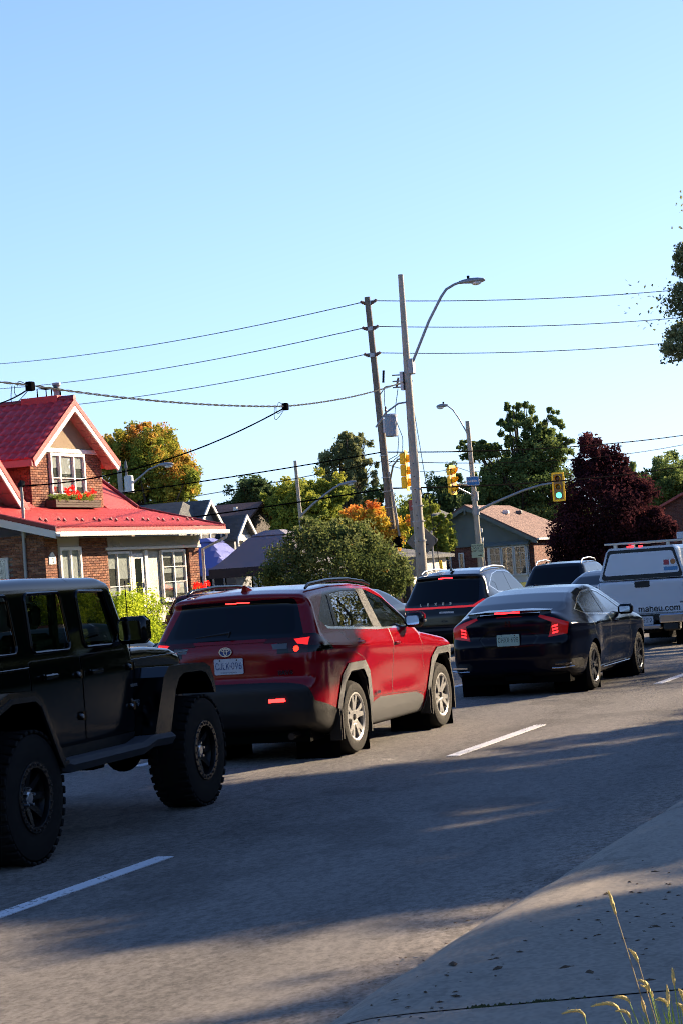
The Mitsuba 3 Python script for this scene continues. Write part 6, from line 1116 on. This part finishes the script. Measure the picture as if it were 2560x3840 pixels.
# ------------------------------------------------------------------ poles, lamps, wires
def tapered(p0, p1, r0, r1, n=14): return tube([np.array(p0) + (np.array(p1) - np.array(p0)) * t for t in np.linspace(0, 1, 6)], np.linspace(r0, r1, 6), n)
def sag(a, b, s, n=24): u = np.linspace(0, 1, n)[:, None]; return np.array(a) * (1 - u) + np.array(b) * u - np.array([0, 0, 1.]) * 4 * s * u * (1 - u)
def cobra(parent, pts, r, head, d, mt='galvanised', L=.75):
    """a bracket arm along pts and a cobra-head luminaire at its end pointing along d."""
    a = part(parent, 'bracket_arm', tube(pts, np.linspace(r, r * .8, len(pts)), 9), mt, smooth=60)
    d = np.array(d, float); d /= np.linalg.norm(d); s = np.cross(d, [0, 0, 1.]); s /= np.linalg.norm(s); up = np.cross(s, d); M = np.eye(4); M[:3, 0], M[:3, 1], M[:3, 2], M[:3, 3] = d, s, up, head
    out = []
    for x, w, t, b in ((0, .05, .05, -.05), (.14, .085, .08, -.06), (.34, .14, .10, -.085), (.55, .15, .09, -.10), (.70, .11, .05, -.08), (.76, .05, .01, -.05)):
        out.append([(x * L / .76, w * math.cos(q), (t if math.sin(q) > 0 else -b) * math.sin(q)) for q in np.linspace(0, 2 * math.pi, 15)[:-1]])
    v = np.array(out).reshape(-1, 3); f = []
    for i in range(5):
        for j in range(14): p, q = i * 14 + j, i * 14 + (j + 1) % 14; f += [[p, q, q + 14], [p, q + 14, p + 14]]
    f += [[0, j + 1, j] for j in range(1, 13)] + [[70, 70 + j, 70 + j + 1] for j in range(1, 13)]
    k = part(parent, 'lamp_head', trimesh.Trimesh(v, f, process=False), mt, M, smooth=50)
    gl = moved(trimesh.creation.icosphere(2, 1.0), (0, 0, 0)); gv = np.array(gl.vertices) * [.17, .12, .085] + [.50 * L / .76, 0, -.075]; part(k, 'lens', trimesh.Trimesh(gv, gl.faces, process=False), 'lamp_glass', M, smooth=True); part(k, 'photo_cell', lathe([(0, 0), (.04, 0), (.045, .09), (0, .1)], 10).apply_translation([.28 * L / .76, 0, .09]), 'cable_grey', M)
mat('cable_mid', (.045, .048, .052), 1., spec=0.)
pc = thing('concrete_pole', 'tallest pole, pale tapered concrete, with a street lamp on a long bent arm', 'street lamp')
part(pc, 'shaft', tapered((-21.62, 62.4, 0), (-21.56, 62.2, 11.31), .20, .085), 'cast_concrete', smooth=60)
cobra(pc, [(-21.5, 62.28, 8.3), (-21.36, 62.3, 8.5), (-20.81, 62.5, 9.72), (-20.37, 62.65, 10.50), (-20.2, 62.7, 10.72), (-19.95, 62.8, 10.86), (-19.78, 62.86, 10.91)], .05, (-19.80, 62.86, 10.91), (.94, .34, .06), L=.85)
part(pc, 'clamp', cat([cbox(-21.68, -21.36, 62.16, 62.46, 8.05, 8.55, .03)]), 'galvanised'); bo = [moved(trimesh.creation.icosphere(1, .022), (-21.58 + .0 * i, 62.32 - .115 - .004 * (11 - z), z)) for i, z in enumerate(np.arange(2.2, 11, .42))]; part(pc, 'step_bolts', cat(bo), 'cable_grey')
for z in (3.25, 3.75, 2.62, 4.3): part(pc, 'strap', lathe([(.19, z), (.205, z), (.205, z + .03), (.19, z + .03)], 20).apply_translation([-21.6, 62.37, 0]), 'steel')
part(pc, 'side_bracket', tube([(-21.58, 62.2, 7.15), (-21.9, 62.05, 7.12), (-22.3, 61.9, 6.85), (-22.62, 61.75, 6.4)], .03, 8), 'galvanised', smooth=60)
part(pc, 'cable_rack', cat([box(-21.80, -21.7, 62.1, 62.3, 7.55, 8.15)] + [tube([(-21.75, 62.15, z), (-22.05, 62.05, z)], .025, 6) for z in (7.65, 7.85, 8.05)]), 'steel', kind='stuff')
pw = thing('wooden_pole', 'weathered wooden utility pole carrying a pale transformer drum', 'utility pole')
part(pw, 'shaft', tapered((-25.15, 69.9, 0), (-25.36, 69.3, 11.73), .165, .105), 'weathered_wood', smooth=60)
for z in (11.5, 10.55, 9.58):
    for sx in (-1, 1): part(pw, 'insulator', lathe([(0, 0), (.05, .0), (.07, .05), (.045, .08), (.07, .12), (.045, .15), (.065, .19), (0, .24)], 12, 'x').apply_translation([0, 0, 0]).apply_transform(trimesh.transformations.rotation_matrix(math.radians(-25), [0, 1, 0]) if sx > 0 else trimesh.transformations.rotation_matrix(math.pi + math.radians(25), [0, 1, 0])).apply_translation([-25.33 + sx * .12, 69.33, z]), 'insulator', smooth=40)
    part(pw, 'pole_band', lathe([(.11, z - .05), (.135, z - .05), (.135, z + .09), (.11, z + .09)], 16).apply_translation([-25.33, 69.38, 0]), 'steel')
tr = part(pw, 'transformer', lathe([(0, 6.58), (.20, 6.58), (.235, 6.60), (.235, 7.30), (.25, 7.31), (.25, 7.36), (.20, 7.40), (0, 7.43)], 26).apply_translation([-24.86, 69.5, 0]), 'pale_blue_tank', smooth=40)
part(tr, 'bushing', lathe([(0, 7.4), (.035, 7.4), (.05, 7.45), (.03, 7.5), (.05, 7.55), (.03, 7.6), (.04, 7.66), (0, 7.72)], 10).apply_translation([-25.0, 69.42, 0]), 'insulator'); part(tr, 'terminal', cbox(-24.70, -24.62, 69.4, 69.5, 7.12, 7.28, .01), 'steel'); part(tr, 'hanger', box(-25.28, -25.05, 69.47, 69.53, 6.75, 7.25), 'steel')
part(pw, 'fuse_cutout', tube([(-24.98, 69.3, 8.55), (-24.93, 69.3, 9.0)], .045, 8), 'cable_grey'); part(pw, 'fuse_cutout', tube([(-24.55, 69.5, 8.35), (-24.45, 69.5, 8.7)], .045, 8), 'insulator'); part(pw, 'cross_bracket', tube([(-25.25, 69.5, 8.1), (-24.9, 69.3, 8.4), (-24.45, 69.5, 8.45), (-23.8, 69.2, 8.5)], .02, 6), 'steel')
part(pw, 'conduit', tapered((-24.93, 69.72, 2.9), (-25.08, 69.5, 5.3), .055, .05, 10), 'galvanised', smooth=60); part(pw, 'meter_box', cbox(-25.15, -24.85, 69.55, 69.8, 2.55, 2.95, .03), 'cable_black'); part(pw, 'notice', box(-25.62, -25.38, 69.5, 69.52, 2.55, 2.82), 'white_trim'); part(pw, 'notice', box(-25.75, -25.38, 69.5, 69.52, 1.9, 2.4), 'sign_grey')
for z in (3.5, 4.0, 4.6, 5.1, 5.9): part(pw, 'strap', lathe([(.15, z), (.172, z), (.172, z + .025), (.15, z + .025)], 16).apply_translation([-25.21, 69.75 - z * .05, 0]), 'steel')
for pts in ([(-24.98, 69.4, 8.4), (-25.0, 69.35, 8.0), (-25.02, 69.4, 7.72)], [(-24.66, 69.45, 7.28), (-24.62, 69.5, 6.4), (-24.7, 69.5, 5.9), (-25.1, 69.6, 5.75)], [(-24.66, 69.45, 7.2), (-24.45, 69.5, 6.5), (-24.5, 69.5, 5.95), (-25.1, 69.6, 5.6)], [(-24.5, 69.5, 8.3), (-24.62, 69.4, 7.6), (-24.68, 69.45, 7.3)]):
    P_ = np.array(pts); t = np.linspace(0, 1, len(P_)); tt = np.linspace(0, 1, 14); part(pw, 'lead', tube(np.stack([np.interp(tt, t, P_[:, a]) for a in range(3)], 1), .014, 5), 'cable_black', smooth=60)
pr_ = thing('right_signal_pole', 'slimmer concrete pole carrying two traffic signals and a small lamp', 'pole')
part(pr_, 'shaft', tapered((-29.15, 92.85, 0), (-29.23, 92.5, 8.56), .16, .10), 'cast_concrete', smooth=60)
cobra(pr_, [(-29.22, 92.5, 7.7), (-29.27, 92.5, 7.95), (-29.6, 92.4, 8.7), (-29.85, 92.3, 9.15), (-30.05, 92.2, 9.34), (-30.15, 92.15, 9.4)], .035, (-30.05, 92.2, 9.38), (-.95, -.32, -.02), L=.55)
part(pr_, 'signal_arm', tube([(-29.1, 92.75, 4.25), (-28.6, 92.95, 4.48), (-27.9, 93.2, 4.75), (-27.0, 93.6, 5.08), (-26.2, 93.85, 5.27), (-25.6, 94.05, 5.33)], np.linspace(.075, .05, 6), 10), 'galvanised', smooth=60)
part(pr_, 'sign_arm', tube([(-29.2, 92.7, 4.95), (-29.5, 91.8, 5.25), (-29.8, 90.9, 5.55)], .055, 9), 'galvanised', smooth=60)
for z in (4.05, 4.75): part(pr_, 'arm_clamp', lathe([(.14, z), (.175, z), (.175, z + .42), (.14, z + .42)], 16).apply_translation([-29.18, 92.7, 0]), 'galvanised')
for (x, y, z) in ((-28.95, 92.6, 3.3), (-28.93, 92.6, 2.85)): part(pr_, 'junction_box', cbox(x - .05, x + .05, y - .05, y + .05, z - .1, z + .1, .02), 'white_trim')
part(pr_, 'lower_conduit', tube([(-28.93, 92.72, 0), (-28.96, 92.72, 2.9)], .03, 6), 'galvanised')
sg = thing('pedestrian_sign', 'pale green notice with black words and an arrow on the right-hand signal pole', 'sign')
put(key_for(sg + '__board'), prism(rounded([(-29.52, 2.02), (-28.92, 2.02), (-28.92, 2.68), (-29.52, 2.68)], .03), 92.58, 92.60, 'xz'), 'sign_green')
for i, t in enumerate(('PEDESTRIANS', 'CROSS AT', 'WEST SIDE')): part(sg, 'lettering', lettering(t, .085 if i else .07, (-29.22, 92.578, 2.55 - .125 * i), (1, 0, 0), (0, 0, 1), .003), 'ink_black')
part(sg, 'arrow', prism(Polygon([(-29.20, 2.10), (-29.08, 2.10), (-29.08, 2.07), (-28.98, 2.12), (-29.08, 2.17), (-29.08, 2.14), (-29.20, 2.14)]), 92.574, 92.58, 'xz'), 'ink_black')
# ------------------------------------------------------------------ traffic signals
def signal(label, at, ang, s=1., lit_green=False, group=None):
    """yellow three-lamp head; ang: degrees, 0 = facing down the road towards us (-y), 90 = facing +x."""
    k = thing('traffic_signal', label, 'traffic light', group); M = np.eye(4); M[:3, :3] = rotm('z', ang) * s; M[:3, 3] = at
    w, h = .30, 1.36
    bd = rounded([(-w, -h / 2), (w, -h / 2), (w, h / 2), (-w, h / 2)], .05); inr = rounded([(-w + .085, -h / 2 + .085), (w - .085, -h / 2 + .085), (w - .085, h / 2 - .085), (-w + .085, h / 2 - .085)], .03)
    part(k, 'backboard', prism(bd.difference(inr), -.012, .012, 'xz'), 'signal_yellow', M); part(k, 'front_panel', prism(inr, -.006, .004, 'xz'), 'signal_face', M)
    part(k, 'housing', cat([cbox(-.19, .19, .012, .20, z - .19, z + .19, .03) for z in (.40, 0, -.40)]), 'signal_yellow', M, smooth=30)
    for i, z in enumerate((.40, 0., -.40)):
        r = .13; on = lit_green and i == 2
        lens = lathe([(0, -.035), (r * .5, -.03), (r * .85, -.015), (r, 0)], 24, 'y').apply_translation([0, -.006, z])
        part(k, 'lens', lens, 'signal_dark' if i == 0 else 'signal_amber_off' if i == 1 else 'lamp_clear' if on else 'sign_green_dark', M, smooth=40, **(lit((.03, .62, .40)) if on else {}))
        a = np.linspace(-.35 * math.pi + .0, 1.35 * math.pi, 20); f0 = [(r * 1.06 * math.cos(q), -.006, z + r * 1.06 * math.sin(q)) for q in a]; f1 = [(r * 1.06 * math.cos(q), -.006 - .27 * (.25 + .75 * max(0, (math.sin(q) + 1) / 2) ** .8) * (1 if not on else .35), z + r * 1.06 * math.sin(q)) for q in a]
        v = np.array(f0 + f1); n = len(a); part(k, 'visor', trimesh.Trimesh(v, [x for j in range(n - 1) for x in ([j, j + 1, n + j + 1], [j, n + j + 1, n + j])], process=False), 'signal_yellow', M)
    return k
mat('sign_green_dark', (.01, .05, .04), .3)
signal('yellow traffic signal showing green on the long arm over the road', (-25.40, 94.0, 5.12), 3, 1.02, True)
signal('yellow traffic signal beside the blue street-name sign, seen side-on', (-29.45, 90.3, 5.72), 80, 1.02)
signal('yellow traffic signal partly hidden by the tall concrete pole', (-23.82, 67.9, 5.22), 102, 1.06)
k = thing('signal_bracket', 'thin curved bracket from the wooden pole to the yellow traffic signal', 'bracket'); put(key_for(k + '__tube'), tube([(-25.0, 69.3, 4.9), (-24.6, 68.4, 5.15), (-24.4, 68.1, 5.45), (-24.15, 67.95, 5.65), (-23.9, 67.9, 5.66)], .035, 8), 'galvanised', smooth=60)
k = thing('street_name_sign', 'blue street-name sign with white letters on the right-hand signal pole', 'sign'); M = np.eye(4); M[:3, :3] = rotm('z', 20); M[:3, 3] = -28.70, 91.0, 5.62
put(key_for(k + '__board'), prism(rounded([(-.30, -.21), (.30, -.21), (.30, .21), (-.30, .21)], .03), -.01, .01, 'xz'), 'ink_white', M); part(k, 'blue_face', prism(rounded([(-.28, -.19), (.28, -.19), (.28, .19), (-.28, .19)], .03), -.014, -.01, 'xz'), 'sign_blue', M); part(k, 'lettering', lettering('Don Mills Rd', .105, (0, -.0145, -.05), (1, 0, 0), (0, 0, 1), .003), 'ink_white', M)
part(k, 'hanger', tube([(-29.75, 91.0, 5.55), (-28.6, 91.05, 5.42)], .03, 7), 'galvanised')
# boards behind the concrete pole
k = thing('diamond_sign', 'back of a diamond-shaped grey road sign behind the concrete pole', 'sign'); put(key_for(k + '__board'), prism(rounded([(-23.50, 2.66), (-22.92, 3.24), (-22.34, 2.66), (-22.92, 2.08)], .04), 66.4, 66.42, 'xz'), 'sign_grey'); part(k, 'post', tube([(-22.6, 66.5, 0), (-22.6, 66.5, 3.0)], .035, 8), 'galvanised')
part(k, 'strip', box(-23.2, -22.7, 66.37, 66.4, 2.52, 2.56), 'dark_brown')
k = thing('red_board', 'small red board over a beige one, left of the concrete pole', 'sign'); put(key_for(k + '__board'), box(-23.18, -22.82, 66.0, 66.03, 3.74, 4.10), 'sign_red'); part(k, 'lower_board', box(-23.16, -22.70, 66.0, 66.03, 3.18, 3.735), 'sign_grey'); part(k, 'post', tube([(-22.95, 66.1, 0), (-22.95, 66.1, 5.2)], .04, 8), 'galvanised')
k = thing('utility_cabinet', 'plain grey cabinet on a post under the diamond sign', 'cabinet'); put(key_for(k + '__door'), cbox(-23.55, -23.0, 65.9, 66.15, 1.45, 2.15, .02), 'sign_grey'); part(k, 'post', box(-23.32, -23.24, 66.0, 66.08, 0, 1.5), 'galvanised')
k = thing('guy_wire', 'thin guy wire with a yellow plastic guard to the right of the concrete pole', 'wire'); put(key_for(k + '__strand'), tube([(-21.5, 62.3, 7.2), (-20.95, 62.72, .1)], .012, 6), 'cable_grey'); part(k, 'guard', tube([(-21.055, 62.65, 1.95), (-20.965, 62.70, .3)], [.05, .06], 10), 'guard_yellow', smooth=60)
# far poles
k = thing('far_street_lamp', 'thin far pole with a slanting lamp arm rising above the yellow tree', 'street lamp'); part(k, 'shaft', tapered((-38.05, 92.6, .3), (-38.13, 92.3, 7.42), .125, .08), 'cast_concrete', smooth=60); cobra(k, [(-38.05, 92.4, 4.7), (-37.5, 92.6, 5.2), (-36.9, 92.85, 5.65), (-36.45, 93.0, 5.95), (-36.2, 93.1, 6.06)], .06, (-36.3, 93.1, 6.06), (.93, .35, .15), L=.95)
k = thing('dormer_side_pole', 'pole with a white transformer and lamp showing just past the dormer of the red-roofed house', 'utility pole'); part(k, 'shaft', tapered((-39.75, 76.9, .5), (-39.75, 76.7, 7.15), .13, .10), 'cast_concrete', smooth=60); part(k, 'transformer', lathe([(0, 5.78), (.20, 5.78), (.20, 6.45), (.16, 6.5), (0, 6.52)], 18).apply_translation([-39.43, 76.9, 0]), 'white_trim', smooth=40); part(k, 'bushing', lathe([(0, 6.5), (.05, 6.5), (.035, 6.75), (.07, 6.85), (.035, 7.1), (0, 7.2)], 10).apply_translation([-39.52, 76.9, 0]), 'lamp_clear'); cobra(k, [(-39.66, 76.8, 5.82), (-39.1, 77.0, 6.3), (-38.6, 77.2, 6.7), (-38.15, 77.3, 6.85)], .045, (-38.2, 77.3, 6.85), (.93, .36, .02), L=.65)
# wires
def wire(label, pts, r, mt='cable_grey', name='overhead_wire', group=None):
    k = thing(name, label, 'wire', group); put(k, tube(pts, r, 6), mt, smooth=60); return k
for i, (a, b, lab) in enumerate((((-62, 98.2, 14.9), (-18.3, 89.1, 13.52), 'topmost overhead wire crossing the sky'), ((-62, 98.2, 13.5), (-18.56, 89.06, 12.28), 'middle one of the three high overhead wires'), ((-62, 98.4, 12.3), (-19.1, 88.9, 11.2), 'lowest of the three high overhead wires'))):
    z = (11.58, 10.64, 9.67)[i]; b = np.array(b); b = b + (b - [-25.3, 69.3, z]) * .5; wire(lab, np.vstack([sag(a, (-25.45, 69.33, z), .5), sag((-25.2, 69.33, z), b, .35)]), .017)
def twisted(a, pts, r):
    P_ = np.vstack(pts); L = np.r_[0, np.cumsum(np.linalg.norm(np.diff(P_, axis=0), axis=1))]; q = np.linspace(0, L[-1], 340); C_ = np.stack([np.interp(q, L, P_[:, i]) for i in range(3)], 1); ms = []
    for ph in (0, math.pi): ms.append(tube(C_ + np.stack([0 * q, r * np.cos(q * 8 + ph) * .5, r * np.sin(q * 8 + ph)], 1), r * .85, 5))
    return cat(ms)
k = thing('twisted_cable', 'thick twisted cable sagging in front of the red-roofed house to the concrete pole', 'cable'); put(key_for(k + '__strands'), twisted(0, [sag((-20.95, 22, 6.9), (-20.0, 35.05, 5.9), .25, 12)[:-1], sag((-20.0, 35.05, 5.9), (-19.96, 47.92, 6.13), .12)[:-1], sag((-19.96, 47.92, 6.13), (-21.7, 62.2, 7.82), .12)], .015), 'cable_mid')
for (x, y, z) in ((-20.0, 35.05, 5.88), (-19.96, 47.92, 6.12)): part(k, 'splice_clamp', cbox(x - .07, x + .07, y - .09, y + .09, z - .09, z + .09, .02), 'cable_black')
for (x, y, z, dx) in ((-20.0, 35.05, 5.85, -.5), (-19.96, 47.92, 6.1, -.35)):
    for j in range(3): t = np.linspace(0, math.pi, 12)[:, None]; part(k, 'loop', tube(np.hstack([x + dx * (.3 + .25 * j) * np.sin(t) * .5, y - .5 * t / math.pi * (1 + .2 * j), z + (.12 if j == 0 else -.16 * j) * np.sin(t)]), .008, 5), 'cable_grey', smooth=60)
wire('service cable drooping from the twisted cable to the house mast', sag((-19.96, 47.92, 6.1), (-25.74, 44.40, 4.5), .42), .02, 'cable_black', 'service_cable'); wire('short service cable from the left clamp to the ridge of the red roof', sag((-20.0, 35.05, 5.85), (-29.3, 47.2, 7.25), .3), .015, 'cable_black', 'service_cable')
TEL = [((-52, 66, 4.9), (-25.3, 69.5, 6.05), (-20, 116, 8.55), .3, .025, 'upper black telephone line running to the wooden pole and on to the right'), ((-52, 66, 4.5), (-25.25, 69.55, 5.72), (-20, 116, 8.3), .5, .016, 'thin line just under the upper black telephone line'), ((-52, 66, 3.8), (-25.2, 69.6, 4.72), (-20, 116, 6.85), .3, .03, 'lower black telephone line crossing in front of the yellow signals')]
for a, m, b, s, r, lab in TEL: wire(lab, np.vstack([sag(a, m, s), sag(m, b, s * 1.4)[1:]]), r, 'cable_black', 'telephone_line')
wire('slack line swagging from the right-hand pole', np.vstack([sag((-25.2, 69.6, 5.6), (-29.9, 92.4, 6.4), .25)[:-1], sag((-29.9, 92.4, 6.4), (-29.2, 92.6, 6.1), .0, 4)[:-1], sag((-29.2, 92.6, 6.1), (-27.6, 97, 6.9), .1, 8)]), .014, 'cable_black', 'telephone_line')
# ------------------------------------------------------------------ a pedestrian, weeds in the corner
def capsules(bones, h=.018, k=.05):
    """one smooth body from bones (p, q, rp, rq)."""
    P_ = np.array([b[0] for b in bones] + [b[1] for b in bones]); lo, hi = P_.min(0) - .25, P_.max(0) + .25
    X = [np.arange(lo[i], hi[i], h) for i in range(3)]; x, y, z = np.meshgrid(*X, indexing='ij'); Q = np.stack([x, y, z], -1); F = None
    for p, q, r0, r1 in bones:
        p, q = np.array(p), np.array(q); e = q - p; t = np.clip(((Q - p) @ e) / (e @ e), 0, 1); d = np.linalg.norm(Q - p - t[..., None] * e, axis=-1) - (r0 + (r1 - r0) * t); F = d if F is None else -smax(-F, -d, k)
    return surfnet(F, lo, h)
def person():
    k = thing('person', 'dark-haired person in dark clothes standing behind the navy SUV', 'person'); M = pose(-20.78, 58.5, .15, 2.4)
    arm = lambda s: [((s * .17, 0, 1.12), (s * .24, .02, .88), .052, .042), ((s * .24, .02, .88), (s * .24, .10, .66), .04, .03), ((s * .24, .10, .66), (s * .235, .13, .56), .03, .022)]
    leg = lambda s: [((s * .09, 0, .72), (s * .10, .02, .40), .085, .055), ((s * .10, .02, .40), (s * .10, 0, .07), .055, .04), ((s * .10, -.02, .04), (s * .10, .16, .03), .04, .035)]
    torso = [((0, 0, .72), (0, 0, .95), .13, .12), ((-.10, 0, 1.10), (.10, 0, 1.10), .09, .09), ((0, 0, .95), (0, 0, 1.1), .13, .12), ((0, 0, 1.1), (0, .02, 1.24), .05, .048)]
    head = [((0, .02, 1.33), (0, .03, 1.29), .092, .075), ((0, .115, 1.30), (0, .10, 1.29), .018, .014), ((-.085, .02, 1.31), (-.09, .01, 1.30), .02, .016), ((.085, .02, 1.31), (.09, .01, 1.30), .02, .016)]
    fingers = [((s * .235, .13, .56), (s * (.235 + .012 * (j - 1.5)), .14, .47 + .008 * abs(j - 1)), .014, .009) for s in (-1, 1) for j in range(4)] + [((s * .23, .13, .57), (s * .205, .165, .52), .013, .009) for s in (-1, 1)]
    put(key_for(k + '__body'), capsules(torso + head + arm(-1) + arm(1) + leg(-1) + leg(1) + fingers, .02, .035), 'skin', M)
    gv = lambda bs, g: [(p, q, a + g, b + g) for p, q, a, b in bs]
    part(k, 'shirt', capsules(gv(torso[:3] + arm(-1)[:1] + arm(1)[:1], .014), .025, .05), 'shirt', M); part(k, 'trousers', capsules(gv(leg(-1)[:2] + leg(1)[:2] + [((-.08, 0, .74), (.08, 0, .74), .10, .10)], .012), .025, .04), 'ink_black', M)
    part(k, 'hair', capsules([((0, -.01, 1.37), (0, -.03, 1.30), .098, .088), ((0, .03, 1.40), (0, -.02, 1.40), .07, .085)], .02, .04), 'hair', M)
    for s in (-1, 1): part(k, 'shoe', cbox(s * .10 - .045, s * .10 + .045, -.07, .19, 0, .07, .02), 'rubber', M); part(k, 'eye', moved(trimesh.creation.icosphere(1, .011), (s * .033, .105, 1.335)), 'ink_black', M)
    part(k, 'mouth', cbox(-.022, .022, .098, .106, 1.262, 1.27, .002), 'lamp_red', M)
person()
# ------------------------------------------------------------------ sunlit weeds in the bottom right corner
def weeds():
    k = thing('weed_clump', 'sunlit yellow-green foxtail grass with seed heads in the bottom right corner', 'weeds'); r = np.random.default_rng(21)
    o = np.array([-1.30, 5.33, .29]); RTv = np.array([.93, .36, 0.]); 
    # (sideways at the tip, height of the tip, sideways at the foot, seed head length, droop)
    stems = [(-.075, .545, .075, .065, .0), (-.028, .41, .085, .05, .012), (.011, .345, .09, .05, .02), (.005, .315, .08, .055, .02), (-.056, .305, .07, .05, .03), (-.089, .285, .06, .07, .05), (-.18, .275, -.12, .065, .05), (.085, .36, .11, .045, .0), (.066, .312, .08, .05, .0), (.105, .31, .12, .05, .01), (-.02, .275, .05, .035, .0), (.12, .40, .13, .03, .0), (.135, .335, .15, .05, .02), (.045, .29, .06, .05, .03), (.09, .27, .09, .05, .02), (-.06, .265, .0, .05, .03), (.15, .29, .15, .05, .01)]
    for tx, tz, fx, L, dr_ in stems:
        dy = r.uniform(-.05, .05); foot = o + RTv * fx + [0, dy, -.18]; tip = o + RTv * tx + [0, dy, tz]
        u = np.linspace(0, 1, 9)[:, None]; P_ = foot * (1 - u) + tip * u + np.array([0, 0, 1.]) * (.03 * np.sin(u * np.pi)); part(k, 'stalk', tube(P_, np.linspace(.0022, .0012, 9), 5), 'weed_stalk' if tz > .38 else 'weed_green', smooth=60)
        d = (tip - P_[-3]); d /= np.linalg.norm(d); q = np.linspace(0, 1, 8); H = tip + d * (q[:, None] * L) - RTv * (dr_ * q ** 2)[:, None] - np.array([0, 0, 1.]) * (dr_ * q ** 2)[:, None]
        hd = tube(H, .0046 * np.sin(np.pi * (.12 + .82 * q)) ** .7, 7); hd.vertices += r.normal(size=hd.vertices.shape) * .0007
        hairs = [hull([p, p + [.0008, 0, 0], p + [0, .0008, 0], p + v]) for p in H[1:-1] for v in (r.normal(size=(3, 3)) * .006 + d * .006)]
        part(k, 'seed_head', cat([hd] + hairs), 'seed_head')
    for i in range(170):
        fx = min(r.normal(.10, .06), .3); f = o + RTv * fx + [0, r.uniform(-.08, .08), -.18]; h = r.uniform(.36, .50) * (1 if fx > .03 else .85); lean = r.normal() * .06; w = r.uniform(.004, .0075); u = np.linspace(0, 1, 7)
        c = f + np.outer(u, [0, 0, h]) + np.outer(u ** 2, RTv * lean + [0, r.normal() * .04, 0]); s = RTv * w; wv = (1 - u ** 1.6)[:, None]
        v = np.vstack([c - s * wv, c + s * wv + [0, .001, 0]]); ff = [x for j in range(6) for x in ([j, j + 1, j + 8], [j, j + 8, j + 7])]
        part(k, 'blade', trimesh.Trimesh(v, ff, process=False), 'weed_blade', smooth=True)
scene['weed_blade'] = {'type': 'principledthin', 'base_color': rgb((.20, .30, .02)), 'roughness': .5, 'diff_trans': .9, 'eta': 1.4, 'spec_trans': 0.}
weeds()
